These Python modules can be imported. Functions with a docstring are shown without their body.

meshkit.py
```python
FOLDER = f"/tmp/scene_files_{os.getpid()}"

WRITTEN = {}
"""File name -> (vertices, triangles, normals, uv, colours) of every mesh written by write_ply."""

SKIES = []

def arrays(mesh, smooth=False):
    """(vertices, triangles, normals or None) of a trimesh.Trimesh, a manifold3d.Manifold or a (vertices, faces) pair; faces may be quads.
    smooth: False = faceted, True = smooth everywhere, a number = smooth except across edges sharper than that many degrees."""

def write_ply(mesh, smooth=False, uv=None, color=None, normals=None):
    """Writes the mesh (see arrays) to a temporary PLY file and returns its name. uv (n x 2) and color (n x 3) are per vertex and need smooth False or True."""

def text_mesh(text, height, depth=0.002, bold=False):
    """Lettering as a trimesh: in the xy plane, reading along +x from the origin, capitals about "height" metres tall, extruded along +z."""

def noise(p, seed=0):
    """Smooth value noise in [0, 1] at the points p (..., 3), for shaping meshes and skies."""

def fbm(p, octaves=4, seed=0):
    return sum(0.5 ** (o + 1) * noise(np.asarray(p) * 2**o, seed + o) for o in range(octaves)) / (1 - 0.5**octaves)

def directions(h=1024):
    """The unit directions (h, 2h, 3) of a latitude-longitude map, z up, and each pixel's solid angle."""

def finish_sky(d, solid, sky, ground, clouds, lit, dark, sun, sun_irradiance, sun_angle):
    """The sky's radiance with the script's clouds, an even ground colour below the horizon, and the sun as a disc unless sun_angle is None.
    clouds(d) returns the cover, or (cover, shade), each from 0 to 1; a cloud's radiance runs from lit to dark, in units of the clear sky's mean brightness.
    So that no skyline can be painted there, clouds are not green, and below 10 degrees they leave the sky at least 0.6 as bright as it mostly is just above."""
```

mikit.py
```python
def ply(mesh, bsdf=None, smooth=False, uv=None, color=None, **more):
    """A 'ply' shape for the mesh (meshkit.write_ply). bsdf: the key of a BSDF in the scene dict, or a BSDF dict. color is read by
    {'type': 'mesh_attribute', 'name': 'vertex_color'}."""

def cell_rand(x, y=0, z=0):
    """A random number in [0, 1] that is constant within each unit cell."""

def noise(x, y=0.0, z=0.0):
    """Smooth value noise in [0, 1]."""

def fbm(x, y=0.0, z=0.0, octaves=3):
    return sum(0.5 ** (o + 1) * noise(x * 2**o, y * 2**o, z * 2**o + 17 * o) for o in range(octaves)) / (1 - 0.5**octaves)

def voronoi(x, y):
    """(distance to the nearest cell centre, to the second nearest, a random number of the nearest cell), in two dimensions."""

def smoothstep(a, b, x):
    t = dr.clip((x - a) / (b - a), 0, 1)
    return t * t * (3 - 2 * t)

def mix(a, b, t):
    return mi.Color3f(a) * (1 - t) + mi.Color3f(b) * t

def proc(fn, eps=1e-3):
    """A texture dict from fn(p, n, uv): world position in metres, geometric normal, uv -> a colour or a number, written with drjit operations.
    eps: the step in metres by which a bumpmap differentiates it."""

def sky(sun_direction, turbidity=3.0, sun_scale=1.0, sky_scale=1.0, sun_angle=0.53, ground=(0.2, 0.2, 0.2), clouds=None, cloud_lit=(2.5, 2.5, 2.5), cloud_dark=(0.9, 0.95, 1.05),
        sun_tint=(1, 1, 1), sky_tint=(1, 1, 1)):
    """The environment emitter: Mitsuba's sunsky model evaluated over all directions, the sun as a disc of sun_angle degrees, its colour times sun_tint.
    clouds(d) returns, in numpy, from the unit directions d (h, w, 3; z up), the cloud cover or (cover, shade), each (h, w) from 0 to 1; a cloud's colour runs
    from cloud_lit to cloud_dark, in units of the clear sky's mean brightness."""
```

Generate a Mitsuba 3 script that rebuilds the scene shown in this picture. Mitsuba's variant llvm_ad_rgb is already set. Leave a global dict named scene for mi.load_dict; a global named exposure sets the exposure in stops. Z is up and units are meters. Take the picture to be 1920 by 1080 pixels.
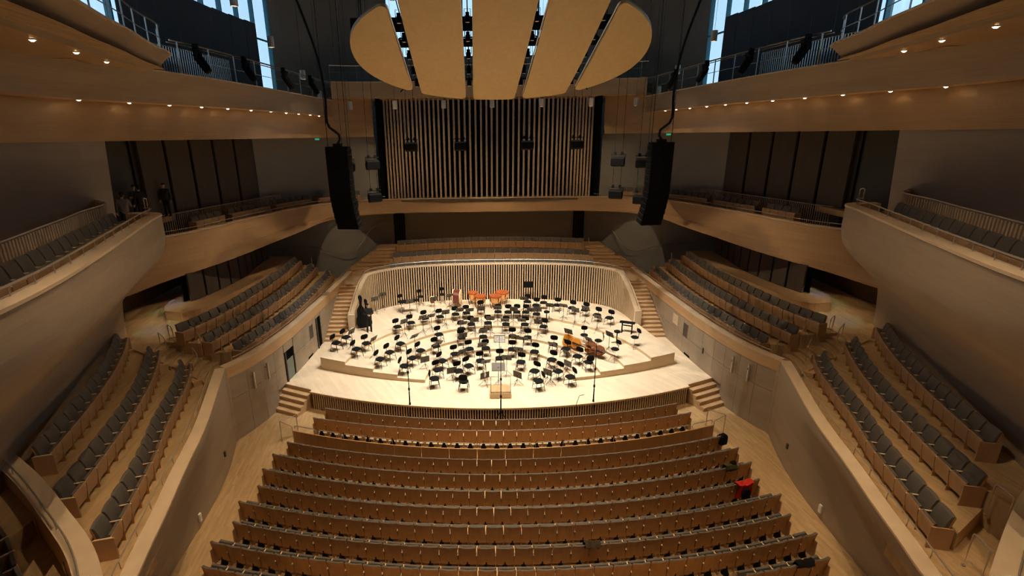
import math, random
import numpy as np, trimesh, mitsuba as mi, mikit, drjit as dr
from scipy.interpolate import CubicSpline
import manifold3d as m3
import meshkit
from shapely.geometry import Polygon

random.seed(7)
rng = np.random.default_rng(7)
T = mi.ScalarTransform4f
scene, labels, count = {}, {}, {}
A = np.array

# ---------------------------------------------------------------- camera, sky, lights, exposure
# metres; z = 0 is the stage floor, +y runs from the stalls to the organ, x = 0 is the hall's axis
th, roll = math.radians(17.05), math.radians(0.79)
fw = A([0, math.cos(th), -math.sin(th)])
r0 = A([1.0, 0, 0]); u0 = np.cross(r0, fw)
right = math.cos(roll) * r0 - math.sin(roll) * u0
up = math.sin(roll) * r0 + math.cos(roll) * u0
EYE = A([-1.0, 0, 11.9])
cam = np.eye(4); cam[:3, 0], cam[:3, 1], cam[:3, 2], cam[:3, 3] = -right, up, fw, EYE
scene['camera'] = {'type': 'perspective', 'fov': 2 * math.degrees(math.atan(960 / 937)), 'fov_axis': 'x', 'near_clip': 0.1, 'far_clip': 400.0,
                   'principal_point_offset_x': 0.0333, 'to_world': T(cam)}
SKY = 7.0
exposure = 0.0
sky = mikit.sky((0.3, -0.55, 0.75), turbidity=4.0, sun_scale=0.0, sky_scale=1.0, ground=(0.25, 0.25, 0.25),
                clouds=lambda d: (np.full(d.shape[:2], 0.85), 0.15), cloud_lit=(0.85, 1.3, 1.6), cloud_dark=(0.6, 0.95, 1.2), sky_tint=(0.7, 0.95, 1.1))
sky['scale'] = SKY
sky['sampling_weight'] = 2.0
scene['sky'] = sky
PGLOW, DGLOW = 8.0, 45.0
WARM2 = (1.0, 0.86, 0.68)
WARM, STAGE_TINT = (1.0, 0.70, 0.40), (1.0, 0.90, 0.74)

def spot(key, p, target, power, tint, cutoff, beam, weight=1.0):
    """one spot light; only those in the canopy gaps have housings built"""
    scene[key] = {'type': 'spot', 'to_world': T().look_at(origin=list(map(float, p)), target=list(map(float, target)), up=[0, 1, 0.01]),
                  'intensity': {'type': 'rgb', 'value': [power * c for c in tint]}, 'cutoff_angle': cutoff, 'beam_width': beam, 'sampling_weight': weight}

STAGE_POWER, HOUSE_POWER, TERRACE_POWER, CHOIR_POWER = 175.0, 420.0, 500.0, 500.0
# lamps in the canopy gaps (their housings are built with the canopy), added unseen fill spots below the ceiling, soffit lamps under the galleries
for i_, (x_, y_, z_, tx_, ty_) in enumerate(((-4.2, 23.4, 16.0, -3.6, 26.4), (4.6, 23.4, 16.0, 3.6, 26.4), (-1.3, 23.2, 16.1, -1.0, 24.0), (1.6, 23.2, 16.1, 1.0, 24.0), (-4.2, 24.2, 15.6, -2.6, 27.2), (4.4, 24.2, 15.6, 2.6, 27.2), (-1.3, 24.3, 15.55, -1.0, 26.8), (1.55, 24.3, 15.55, 1.0, 26.8))):
    spot(f'light_canopy_{i_}', (x_, y_, z_), (tx_, ty_, 0), STAGE_POWER, STAGE_TINT, 36, 32, 4.0)
for i_, (x_, y_) in enumerate(((-4.5, 6.5), (4.5, 6.5), (-4.5, 12), (4.5, 12), (-4.5, 17.5), (4.5, 17.5))):
    spot(f'fill_ceiling_{i_}', (x_, y_, 23.6), (x_ * 0.9, y_, 0), HOUSE_POWER, WARM, 27, 16, 2.0)  # added fill over the stalls, unseen, no lamps built
for i_, s_ in enumerate((-1, 1)):
    spot(f'fill_terrace_{i_}', (s_ * 1.0, 31, 23.4), (s_ * 12.4, 26.5, 3.0), 1.1 * TERRACE_POWER, WARM, 18, 9, 1.0)  # added fill spot for the terraces beside the stage, no lamp built
    spot(f'fill_choir_{i_}', (s_ * 9.5, 26, 23.6), (s_ * 5.0, 36.5, 3), CHOIR_POWER, WARM, 26, 14, 1.0)  # added unseen spot to brighten choir seats and concrete walls
    spot(f'fill_side_{i_}', (-s_ * 3.0, 9, 23.6), (s_ * 12.5, 15, 2.5), 0.6 * TERRACE_POWER, WARM, 16, 8, 1.0)  # added unseen fill for the seats beside the stalls walls
    spot(f'light_corridor_{i_}', (s_ * 16.4, 22.6, 4.55), (s_ * 16.4, 22.6, 0), 16.0, WARM, 55, 30, 0.7)
    spot(f'light_corridor_far_{i_}', (s_ * 17.2, 25.0, 4.75), (s_ * 17.4, 25.0, 0), 14.0, WARM, 55, 30, 0.7)

# ---------------------------------------------------------------- materials
def rough(color, r=0.5, spec=0.4, **k):
    c = {'type': 'rgb', 'value': color} if isinstance(color, (tuple, list)) else mikit.proc(color)
    return {'type': 'twosided', 'bsdf': {'type': 'principled', 'base_color': c, 'roughness': r, 'specular': spec, **k}}

def grain(a, b, fx=1.3, fz=26.0, board=0.0):
    """horizontally run wood: streaks along the wall, thin in height; board: height of the veneer courses"""
    def f(p, n, uv):
        g = mikit.fbm(p.x * fx + 3.1, p.y * fx, p.z * fz, 3)
        s = mikit.noise(p.x * 0.35, p.y * 0.35, p.z * 3.0)
        t = dr.clip(0.75 * g + 0.35 * s - 0.05, 0, 1)
        c = mikit.mix(a, b, t)
        if board:
            r = mikit.cell_rand(dr.floor(p.z / board), dr.floor((p.y - 0.3 * p.x) / 2.6 + 0.5 * dr.floor(p.z / board)))
            c = c * (0.94 + 0.1 * r)
        return c
    return f

def planks(a, b, w, l, ang, gap=0.0):
    ca, sa = math.cos(ang), math.sin(ang)
    def f(p, n, uv):
        u, v = p.x * ca + p.y * sa, -p.x * sa + p.y * ca
        row = dr.floor(u / w)
        r = mikit.cell_rand(row, dr.floor(v / l + 7.3 * mikit.cell_rand(row, 3)))
        g = mikit.fbm(u * 9, v * 1.4, 0, 2)
        return mikit.mix(a, b, dr.clip(0.65 * r + 0.5 * g - 0.1, 0, 1))
    return f

def upright(a, b, f1=14.0):
    def f(p, n, uv):
        return mikit.mix(a, b, dr.clip(mikit.fbm(p.x * f1, p.y * f1, p.z * 1.1, 3) * 1.2 - 0.1, 0, 1))
    return f

def mottled(a, b, s=0.6):
    def f(p, n, uv):
        return mikit.mix(a, b, mikit.fbm(p.x * s, p.y * s, p.z * s * 1.6, 4))
    return f

MATS = {
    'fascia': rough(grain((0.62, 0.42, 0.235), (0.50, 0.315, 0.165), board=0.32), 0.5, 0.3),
    'fascia_shaded': rough(grain((0.38, 0.285, 0.19), (0.30, 0.22, 0.145), board=0.32), 0.55, 0.3),  # fascia wood darkened: the weaker light up high is put into the colour
    'fascia_band_shaded': rough(grain((0.52, 0.34, 0.18), (0.42, 0.265, 0.13), board=0.32), 0.5, 0.3),  # same wood, toned down to put the dimmer upper light into colour
    'pale_wood': rough(grain((0.66, 0.53, 0.38), (0.55, 0.43, 0.29), 2.0, 18), 0.5, 0.3),
    'wall_wood': rough(grain((0.385, 0.315, 0.24), (0.315, 0.255, 0.19), board=0.4), 0.55, 0.3),
    'stage_floor': rough(planks((0.74, 0.64, 0.50), (0.64, 0.53, 0.40), 0.14, 1.9, 0.55), 0.45, 0.3),
    'riser_wood': rough(grain((0.64, 0.48, 0.30), (0.56, 0.41, 0.25), 2.0, 14), 0.5, 0.3),
    'parquet': rough(planks((0.50, 0.36, 0.20), (0.38, 0.255, 0.13), 0.075, 0.55, 0.12), 0.42, 0.4),
    'step_wood': rough(grain((0.55, 0.38, 0.22), (0.45, 0.30, 0.16), 2.0, 20), 0.5, 0.3),
    'seat_wood': rough(upright((0.44, 0.235, 0.085), (0.36, 0.185, 0.065)), 0.42, 0.4),
    'seat_wood_pale': rough(upright((0.46, 0.29, 0.16), (0.38, 0.235, 0.125)), 0.42, 0.4),
    'slat_wood': rough(upright((0.62, 0.47, 0.30), (0.50, 0.36, 0.22), 20), 0.5, 0.3),
    'organ_slat': rough(upright((0.48, 0.375, 0.27), (0.41, 0.315, 0.225), 20), 0.5, 0.3),
    'canopy_wood': rough(upright((0.80, 0.56, 0.26), (0.72, 0.49, 0.22), 7), 0.5, 0.3),
    'fabric': rough(mottled((0.13, 0.118, 0.106), (0.108, 0.098, 0.088), 30), 0.9, 0.1),
    'concrete': rough(mottled((0.30, 0.30, 0.28), (0.24, 0.24, 0.22)), 0.85, 0.2),
    'dark_wall': rough(mottled((0.10, 0.105, 0.105), (0.08, 0.085, 0.085)), 0.8, 0.2),
    'corridor_wall': rough(mottled((0.13, 0.105, 0.065), (0.10, 0.08, 0.05)), 0.8, 0.2),
    'dark_panel': rough(upright((0.095, 0.08, 0.072), (0.075, 0.064, 0.058), 9), 0.7, 0.2),
    'blind': rough((0.07, 0.085, 0.105), 0.8, 0.2),
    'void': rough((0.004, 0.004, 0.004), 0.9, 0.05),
    'black': rough((0.005, 0.005, 0.0055), 0.6, 0.12),
    'pad_black': rough((0.009, 0.0095, 0.010), 0.85, 0.08),
    'stand_grey': rough((0.085, 0.075, 0.06), 0.5, 0.4),
    'steel': rough((0.55, 0.50, 0.42), 0.35, 0.5, metallic=0.7),
    'brushed': rough((0.45, 0.44, 0.42), 0.3, 0.5, metallic=0.8),
    'chrome': rough((0.75, 0.74, 0.72), 0.15, 0.5, metallic=1.0),
    'frame_blue': rough((0.10, 0.34, 0.46), 0.4, 0.5),
    'glass': {'type': 'thindielectric', 'int_ior': 1.5},
    'ceiling': rough((0.10, 0.095, 0.09), 0.9, 0.1),
    'door_green': rough((0.20, 0.24, 0.20), 0.6, 0.3),
    'pendant': rough((0.62, 0.57, 0.50), 0.35, 0.5),
    'white': rough((0.75, 0.74, 0.72), 0.6, 0.3),
    'cable': rough((0.01, 0.01, 0.01), 0.7, 0.2),
}
for k_, d_ in MATS.items():
    scene['mat_' + k_] = d_

# ---------------------------------------------------------------- helpers
def key_for(name):
    n = count.get(name, 0); count[name] = n + 1
    return name if n == 0 else f'{name}_{n:03d}'

def tag(key, label=None, cat=None, group=None, kind=None):
    d = {}
    if label: d['label'] = label
    if cat: d['category'] = cat
    if group: d['group'] = group
    if kind: d['kind'] = kind
    labels[key] = d
    return key

def shape(mesh, mat, smooth=False):
    return mikit.ply(mesh, 'mat_' + mat, smooth)

def mat4(p=(0, 0, 0), rz=0.0, rx=0.0, s=1.0, R=None):
    m = np.eye(4)
    if R is None:
        c, sn = math.cos(rz), math.sin(rz); cx, sx = math.cos(rx), math.sin(rx)
        R = A([[c, -sn, 0], [sn, c, 0], [0, 0, 1]]) @ A([[1, 0, 0], [0, cx, -sx], [0, sx, cx]])
    m[:3, :3] = A(R) * s; m[:3, 3] = p
    return m

def put(key, sh, m=None):
    scene[key] = sh if m is None else {**sh, 'to_world': T(m)}
    return key

def part(parent, name, sh, m=None):
    return put(key_for(parent + '__' + name), sh, m)

def thing(name, label, cat, parts=(), m=None, group=None, kind=None):
    """a top-level thing made of (part name, shape dict) entries under one transform"""
    k = tag(key_for(name), label, cat, group, kind)
    for pn, sh in parts:
        part(k, pn, sh, m)
    return k

def single(name, mesh_or_shape, mat=None, label=None, cat=None, group=None, kind=None, m=None, smooth=False):
    k = key_for(name)
    put(k, shape(mesh_or_shape, mat, smooth) if mat else mesh_or_shape, m)
    tag(k, label, cat, group, kind)
    return k

def join(*ms):
    vs, fs, n = [], [], 0
    for m in ms:
        v, f = (A(m[0], float), A(m[1], int)) if isinstance(m, tuple) else (A(m.vertices), A(m.faces))
        if f.shape[1] == 4: f = np.vstack([f[:, [0, 1, 2]], f[:, [0, 2, 3]]])
        vs.append(v); fs.append(f + n); n += len(v)
    return np.vstack(vs), np.vstack(fs)

def xf(mesh, m):
    v, f = join(mesh)
    return v @ m[:3, :3].T + m[:3, 3], f

def mirror(mesh):
    v, f = join(mesh)
    return v * A([-1, 1, 1]), f[:, ::-1]

def box(c, s, ch=0.0):
    """box of size s centred on c; ch: chamfer"""
    s = A(s, float) / 2
    if ch <= 0:
        m = trimesh.creation.box(2 * s); return A(m.vertices) + c, A(m.faces)
    pts = []
    for sx in (-1, 1):
        for sy in (-1, 1):
            for sz in (-1, 1):
                sg = A([sx, sy, sz])
                for ax in range(3):
                    d = s - ch; d[ax] = s[ax]; pts.append(sg * d)
    h = trimesh.convex.convex_hull(A(pts)); return A(h.vertices) + c, A(h.faces)

def hull(pts):
    h = trimesh.convex.convex_hull(A(pts, float)); return A(h.vertices), A(h.faces)

def tube(pts, r, n=6, closed=False):
    p = A(pts, float); k = len(p); r = np.broadcast_to(r, (k,))
    if closed: t = np.roll(p, -1, 0) - np.roll(p, 1, 0)
    else: t = np.gradient(p, axis=0)
    t /= np.linalg.norm(t, axis=1, keepdims=True) + 1e-12
    ref = A([0, 0, 1.0]) if abs(t[:, 2]).mean() < 0.8 else A([1.0, 0, 0])
    a = np.cross(t, ref); a /= np.linalg.norm(a, axis=1, keepdims=True) + 1e-12
    b = np.cross(t, a); an = np.arange(n) * 2 * math.pi / n
    v = p[:, None] + r[:, None, None] * (np.cos(an)[None, :, None] * a[:, None] + np.sin(an)[None, :, None] * b[:, None])
    f = []
    for i in range(k if closed else k - 1):
        for j in range(n):
            i2 = (i + 1) % k
            f.append([i * n + j, i * n + (j + 1) % n, i2 * n + (j + 1) % n, i2 * n + j])
    f = A(f); f = np.vstack([f[:, [0, 1, 2]], f[:, [0, 2, 3]]])
    if not closed:
        f = np.vstack([f, [[0, j + 1, j] for j in range(1, n - 1)], [[(k - 1) * n, (k - 1) * n + j, (k - 1) * n + j + 1] for j in range(1, n - 1)]])
    return v.reshape(-1, 3), f

def lathe(prof, n=16):
    """profile [(r, z)...] turned about z, ends closed"""
    pr = A(prof, float); an = np.arange(n) * 2 * math.pi / n
    v = np.stack([pr[:, None, 0] * np.cos(an), pr[:, None, 0] * np.sin(an), np.repeat(pr[:, 1:2], n, 1)], -1).reshape(-1, 3)
    f = []
    for i in range(len(pr) - 1):
        for j in range(n):
            a, b, c, d = i * n + j, i * n + (j + 1) % n, (i + 1) * n + (j + 1) % n, (i + 1) * n + j
            f += [[a, b, c], [a, c, d]]
    e = (len(pr) - 1) * n
    f += [[0, j + 1, j] for j in range(1, n - 1)] + [[e, e + j, e + j + 1] for j in range(1, n - 1)]
    return v, A(f)

def spl(pts, n):
    p = A(pts, float)
    s = np.r_[0, np.cumsum(np.linalg.norm(np.diff(p, axis=0), axis=1))]
    q = CubicSpline(s, p)(np.linspace(0, s[-1], max(200, n)))
    s2 = np.r_[0, np.cumsum(np.linalg.norm(np.diff(q, axis=0), axis=1))]
    u = np.linspace(0, s2[-1], n)
    return np.stack([np.interp(u, s2, q[:, i]) for i in range(p.shape[1])], 1)

def length(c):
    return np.linalg.norm(np.diff(c, axis=0), axis=1).sum()

def nrm(c):
    """unit normals in plan, to the right of the running direction"""
    t = np.gradient(A(c)[:, :2], axis=0); t /= np.linalg.norm(t, axis=1, keepdims=True) + 1e-12
    return np.stack([t[:, 1], -t[:, 0]], 1)

def off(c, d):
    return A(c)[:, :2] + nrm(c) * d

def z3(c, z):
    c = A(c)[:, :2]
    return np.column_stack([c, np.broadcast_to(z, (len(c),))])

def loft(rows, closed=False):
    """quads between polylines of equal length; closed: the last row joins the first, and the ends are capped"""
    R = [A(r, float) for r in rows]; k, n = len(R), len(R[0])
    v = np.vstack(R); f = []
    for i in range(k if closed else k - 1):
        i2 = (i + 1) % k
        for j in range(n - 1):
            f += [[i * n + j, i * n + j + 1, i2 * n + j + 1], [i * n + j, i2 * n + j + 1, i2 * n + j]]
    if closed:
        for j, o in ((0, 1), (n - 1, -1)):
            for i in range(1, k - 1):
                f.append([j, i * n + j, (i + 1) * n + j][::o])
    return v, A(f)

def sweep(c, prof):
    """closed profile [(offset to the right, z)...] along a plan curve"""
    return loft([z3(off(c, o), z) for o, z in prof], True)

def slab(poly, z0, z1):
    p = Polygon(A(poly)[:, :2])
    if not p.is_valid: p = p.buffer(0)
    if p.geom_type != 'Polygon': p = max(p.geoms, key=lambda g: g.area)
    m = extrude(p, z1 - z0)
    return m[0] + A([0, 0, z0]), m[1]

def extrude(p, h):
    cs = m3.CrossSection([A(p.exterior.coords)[:-1]] + [A(i.coords)[:-1] for i in p.interiors], m3.FillRule.EvenOdd)
    m = cs.extrude(h).to_mesh()
    return A(m.vert_properties)[:, :3].astype(float), A(m.tri_verts).astype(int)

ORD = ('first second third fourth fifth sixth seventh eighth ninth tenth eleventh twelfth thirteenth fourteenth fifteenth sixteenth seventeenth eighteenth nineteenth twentieth').split()
def nth(i):
    if i < 20: return ORD[i]
    tens = {2: 'twenty', 3: 'thirty', 4: 'forty', 5: 'fifty', 6: 'sixty'}[(i + 1) // 10]
    return tens + '-' + ORD[i % 10] if (i + 1) % 10 else {'twenty': 'twentieth', 'thirty': 'thirtieth', 'forty': 'fortieth', 'fifty': 'fiftieth', 'sixty': 'sixtieth'}[tens]
SIDES = (('left', -1), ('right', 1))
def sd(mesh, s):
    """curves below are written for the left side (x < 0); the right side is their mirror image"""
    return mesh if s < 0 else mirror(mesh)
# ---------------------------------------------------------------- the hall: curves in plan (left side), large structure
def struct(name, mesh, mat, smooth=False, kind='structure', label=None):
    k = key_for(name); put(k, shape(mesh, mat, smooth)); tag(k, label, None, None, kind); return k
def structp(parent, name, mesh, mat, smooth=False):
    return part(parent, name, shape(mesh, mat, smooth))
def root(name, label=None):
    return tag(key_for(name), label, None, None, 'structure')

PA = spl([(-10.1, 34.9), (-10.2, 32.3), (-10.27, 30.1), (-10.36, 28.1), (-10.45, 26.4), (-10.53, 24.9), (-10.64, 23.7), (-10.78, 22.6), (-10.94, 21.7), (-11.17, 20.8), (-11.47, 19.95), (-11.8, 19.3)], 61)
PB = spl([(-11.8, 19.3), (-11.3, 17.8), (-10.71, 16.1), (-10.15, 14.3), (-9.7, 12.5), (-9.15, 10.5), (-8.9, 9.5), (-8.68, 8.7), (-8.4, 7.2), (-8.2, 5)], 61)
FB = spl([(-11.8, 19.3), (-11.35, 17.9), (-10.95, 16.2), (-10.72, 14.3), (-10.6, 12.1), (-10.5, 9), (-10.4, 5)], 61)
A1 = spl([(-12.17, 20.94), (-11.89, 22.56), (-11.71, 23.67), (-11.57, 24.83), (-11.45, 25.9), (-11.38, 27.1), (-11.36, 29), (-11.42, 31.2), (-11.5, 33.84)], 80)[::-1]
A2 = spl([(-13.26, 20.62), (-12.94, 22.28), (-12.76, 23.48), (-12.61, 24.6), (-12.51, 25.73), (-12.41, 27.45), (-12.39, 29.43), (-12.45, 31.5), (-12.56, 33.7)], 80)[::-1]
A3 = spl([(-14.34, 20.55), (-13.9, 21.9), (-13.62, 23.3), (-13.48, 24.69), (-13.41, 25.87), (-13.33, 27.2), (-13.3, 29.11), (-13.4, 31.5), (-13.5, 33.36)], 80)[::-1]
B1 = spl([(-13.7, 19.4), (-12.6, 16.9), (-11.85, 14.55), (-11.22, 12.87), (-10.85, 11.6), (-10.5, 10.35), (-10.35, 9.75)], 80)
B2 = spl([(-15.1, 19.7), (-13.35, 16.0), (-12.8, 14.4), (-12.45, 13.2), (-12.1, 11.9), (-11.8, 10.6)], 80)
B3 = spl([(-16.55, 19.95), (-14.27, 15.2), (-13.85, 14.0), (-13.5, 12.9), (-13.15, 11.7)], 80)
BW = spl([(-17.55, 21.9), (-16.2, 18.6), (-14.95, 15.3), (-14.3, 13.2), (-13.7, 11.3), (-13.1, 9.2), (-12.6, 7), (-12.3, 4)], 61)
BX = spl([(-14.4, 19.3), (-13.6, 19.35), (-12.95, 18.95), (-12.66, 18.2), (-12.0, 16.4), (-11.2, 14.35), (-10.6, 12.85), (-9.98, 11.2), (-9.45, 9.7), (-9.12, 8.5), (-8.95, 7.7), (-8.8, 6), (-8.7, 4)], 81)
R1 = spl([(0, 39.1), (-4, 39.12), (-7, 38.98), (-9.3, 38.6), (-11.3, 37.6), (-12.7, 36.2), (-13.5, 34.7), (-14.38, 31.9), (-15.05, 29.6), (-15.6, 27.3), (-16.3, 25.4), (-17.4, 23.9), (-19, 22.9)], 101)
R1c = spl([(0, 39.05, 6.2), (-4, 39.07, 6.2), (-7, 38.93, 6.2), (-9.3, 38.5, 6.2), (-11.2, 37.5, 6.2), (-12.5, 36.2, 6.18), (-13.2, 34.5, 6.15), (-14.05, 31.4, 6.05), (-14.95, 28.4, 5.9), (-15.8, 26.4, 5.75), (-16.6, 25.0, 5.65), (-17.5, 23.7, 5.5), (-19, 22.3, 5.3)], 101)
R1b = spl([(0, 39.0, 6.14), (-4, 39.02, 6.14), (-7, 38.88, 6.14), (-9.3, 38.4, 6.12), (-11.0, 37.4, 6.08), (-12.2, 36.0, 5.96), (-12.8, 33.9, 5.82), (-13.8, 30.7, 5.6), (-14.86, 27.8, 5.35), (-15.6, 26.5, 5.2), (-17.1, 24.3, 4.9), (-17.9, 22.6, 4.7), (-19, 21.2, 4.6)], 101)
R2 = spl([(-11.3, 38.6), (-11.5, 35.5), (-11.75, 32), (-12.0, 28.3), (-12.45, 24), (-13.0, 21), (-13.7, 18.5), (-14.1, 16), (-14.1, 13), (-14.0, 9)], 81)
C2 = spl([(-11.6, 38.6), (-11.7, 35.5), (-11.85, 33), (-12.1, 30.8), (-12.6, 27.6), (-13.45, 24.2), (-14.45, 20.9), (-15.1, 19.0), (-15.25, 17), (-15.05, 14.5), (-14.6, 12), (-14.2, 9)], 81)
LB = spl([(-8.7, 39.6), (-9.8, 39.45), (-10.9, 38.9), (-11.7, 37.5), (-11.95, 35.5), (-12.1, 33), (-12.35, 30.8), (-12.85, 27.6), (-13.7, 24.2), (-14.7, 20.9), (-15.35, 19.0), (-15.5, 17), (-15.3, 14.5), (-14.85, 12), (-14.45, 9)], 101)
R3 = spl([(-14.2, 21.9), (-13.3, 21.7), (-12.66, 21.0), (-12.05, 19.0), (-11.2, 16.4), (-10.7, 14.6), (-10.2, 13.1), (-9.7, 11.3), (-9.3, 9.5), (-9.0, 7)], 81)
C3 = spl([(-14.4, 21.4), (-13.7, 21.3), (-13.2, 20.5), (-12.72, 18.1), (-12.2, 15.9), (-11.76, 13.8), (-11.45, 12.3), (-11.1, 10.5), (-10.8, 8.5), (-10.6, 6.5)], 81)
CW = spl([(-8.7, 40.0), (-10.2, 39.75), (-11.9, 39.1), (-13.6, 37.9), (-15.0, 36.2), (-15.75, 34.4)], 41)
CWL = spl([(-7.5, 41.7), (-9.2, 40.4), (-10.5, 38.4), (-12, 37.0), (-14.4, 36.4), (-16.6, 36.3)], 41)
UW = spl([(-14.5, 36.4), (-14.9, 33), (-15.1, 30), (-15.2, 27), (-15.25, 24), (-15.2, 20), (-15.2, 16), (-15.2, 11)], 81)

def yx(c, y):
    """x of a left-side plan curve where it crosses y"""
    o = np.argsort(c[:, 1]); return float(np.interp(y, c[o, 1], c[o, 0]))
def sub(c, ya, yb, n=8):
    ys = np.linspace(ya, yb, n); return A([[yx(c, y), y] for y in ys])

# outer shell: floor, rear, front, sides, ceiling
struct('floor', box((0, 16, -1.1), (41, 62, 0.3)), 'parquet')
struct('ceiling', box((0, 16, 24.2), (41, 62, 0.4)), 'ceiling')
struct('wall_rear', box((0, 46.2, 6.5), (41, 0.4, 16)), 'dark_wall')
struct('wall_front', box((0, -14.2, 11.5), (41, 0.4, 25.5)), 'wall_wood')
for nm, s in SIDES:
    struct('wall_' + nm, box((s * 19.9, 16, 6.5), (0.4, 62, 16)), 'corridor_wall')

# rear wall under the organ gallery, concrete walls beside it
struct('wall_choir', box((0, 41.8, 4.6), (14.6, 0.3, 4.2)), 'concrete')
for nm, s in SIDES:
    w = root('wall_concrete_' + nm)
    structp(w, 'lower_wall', sd(loft([z3(CWL, -1), z3(CWL, 6.6)]), s), 'concrete', 40)
    structp(w, 'gallery_wall', sd(loft([z3(CW, 6.4), z3(CW, 12)]), s), 'concrete', 40)
    d = root('door_choir_' + nm)
    structp(d, 'opening', box((s * 7.55, 41.6, 4.4), (1.0, 0.14, 2.7)), 'void')
    for i in range(5):
        structp(d, 'slat', box((s * (7.2 + 0.18 * i), 41.52, 4.4), (0.05, 0.06, 2.6)), 'dark_panel')

# stage: platform, slatted front, side steps
AC = A([0.0, 45.0])
def arc(R, xa, xb, n=48, c=AC, sgn=-1):
    xs = np.linspace(xa, xb, n); return np.column_stack([xs + c[0], c[1] + sgn * np.sqrt(np.maximum(R * R - xs * xs, 0))])
fr = arc(24.87, -9.25, 9.25)
stage = [(-11.6, 20.9), (-11.3, 23.1), (-9.25, 22.12)]
poly = np.vstack([[(-11.4, 34)], [(-11.2, 22.95)], [(-9.3, 22.15)], fr, [(9.3, 22.15)], [(11.2, 22.95)], [(11.4, 34)]])
st = root('floor_stage')
structp(st, 'platform', slab(poly, -0.06, 0.0), 'stage_floor')
structp(st, 'edge_trim', sweep(arc(24.9, -9.28, 9.28), [(0.03, -0.07), (0.03, 0.012), (-0.03, 0.012), (-0.03, -0.07)]), 'riser_wood')
structp(st, 'backing', sweep(arc(24.7, -9.2, 9.2), [(0.0, -0.95), (0.0, -0.06), (-0.1, -0.06), (-0.1, -0.95)]), 'void')
sl = box((0, 0, -0.52), (0.062, 0.05, 0.9))
slat_shape = shape(sl, 'slat_wood')
N = 155
for i in range(N):
    x = -9.2 + 18.4 * (i + 0.5) / N
    y = AC[1] - math.sqrt(24.83 ** 2 - x * x)
    part(st, 'slat', slat_shape, mat4((x, y, 0), -math.asin(x / 24.83) * -1))
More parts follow.
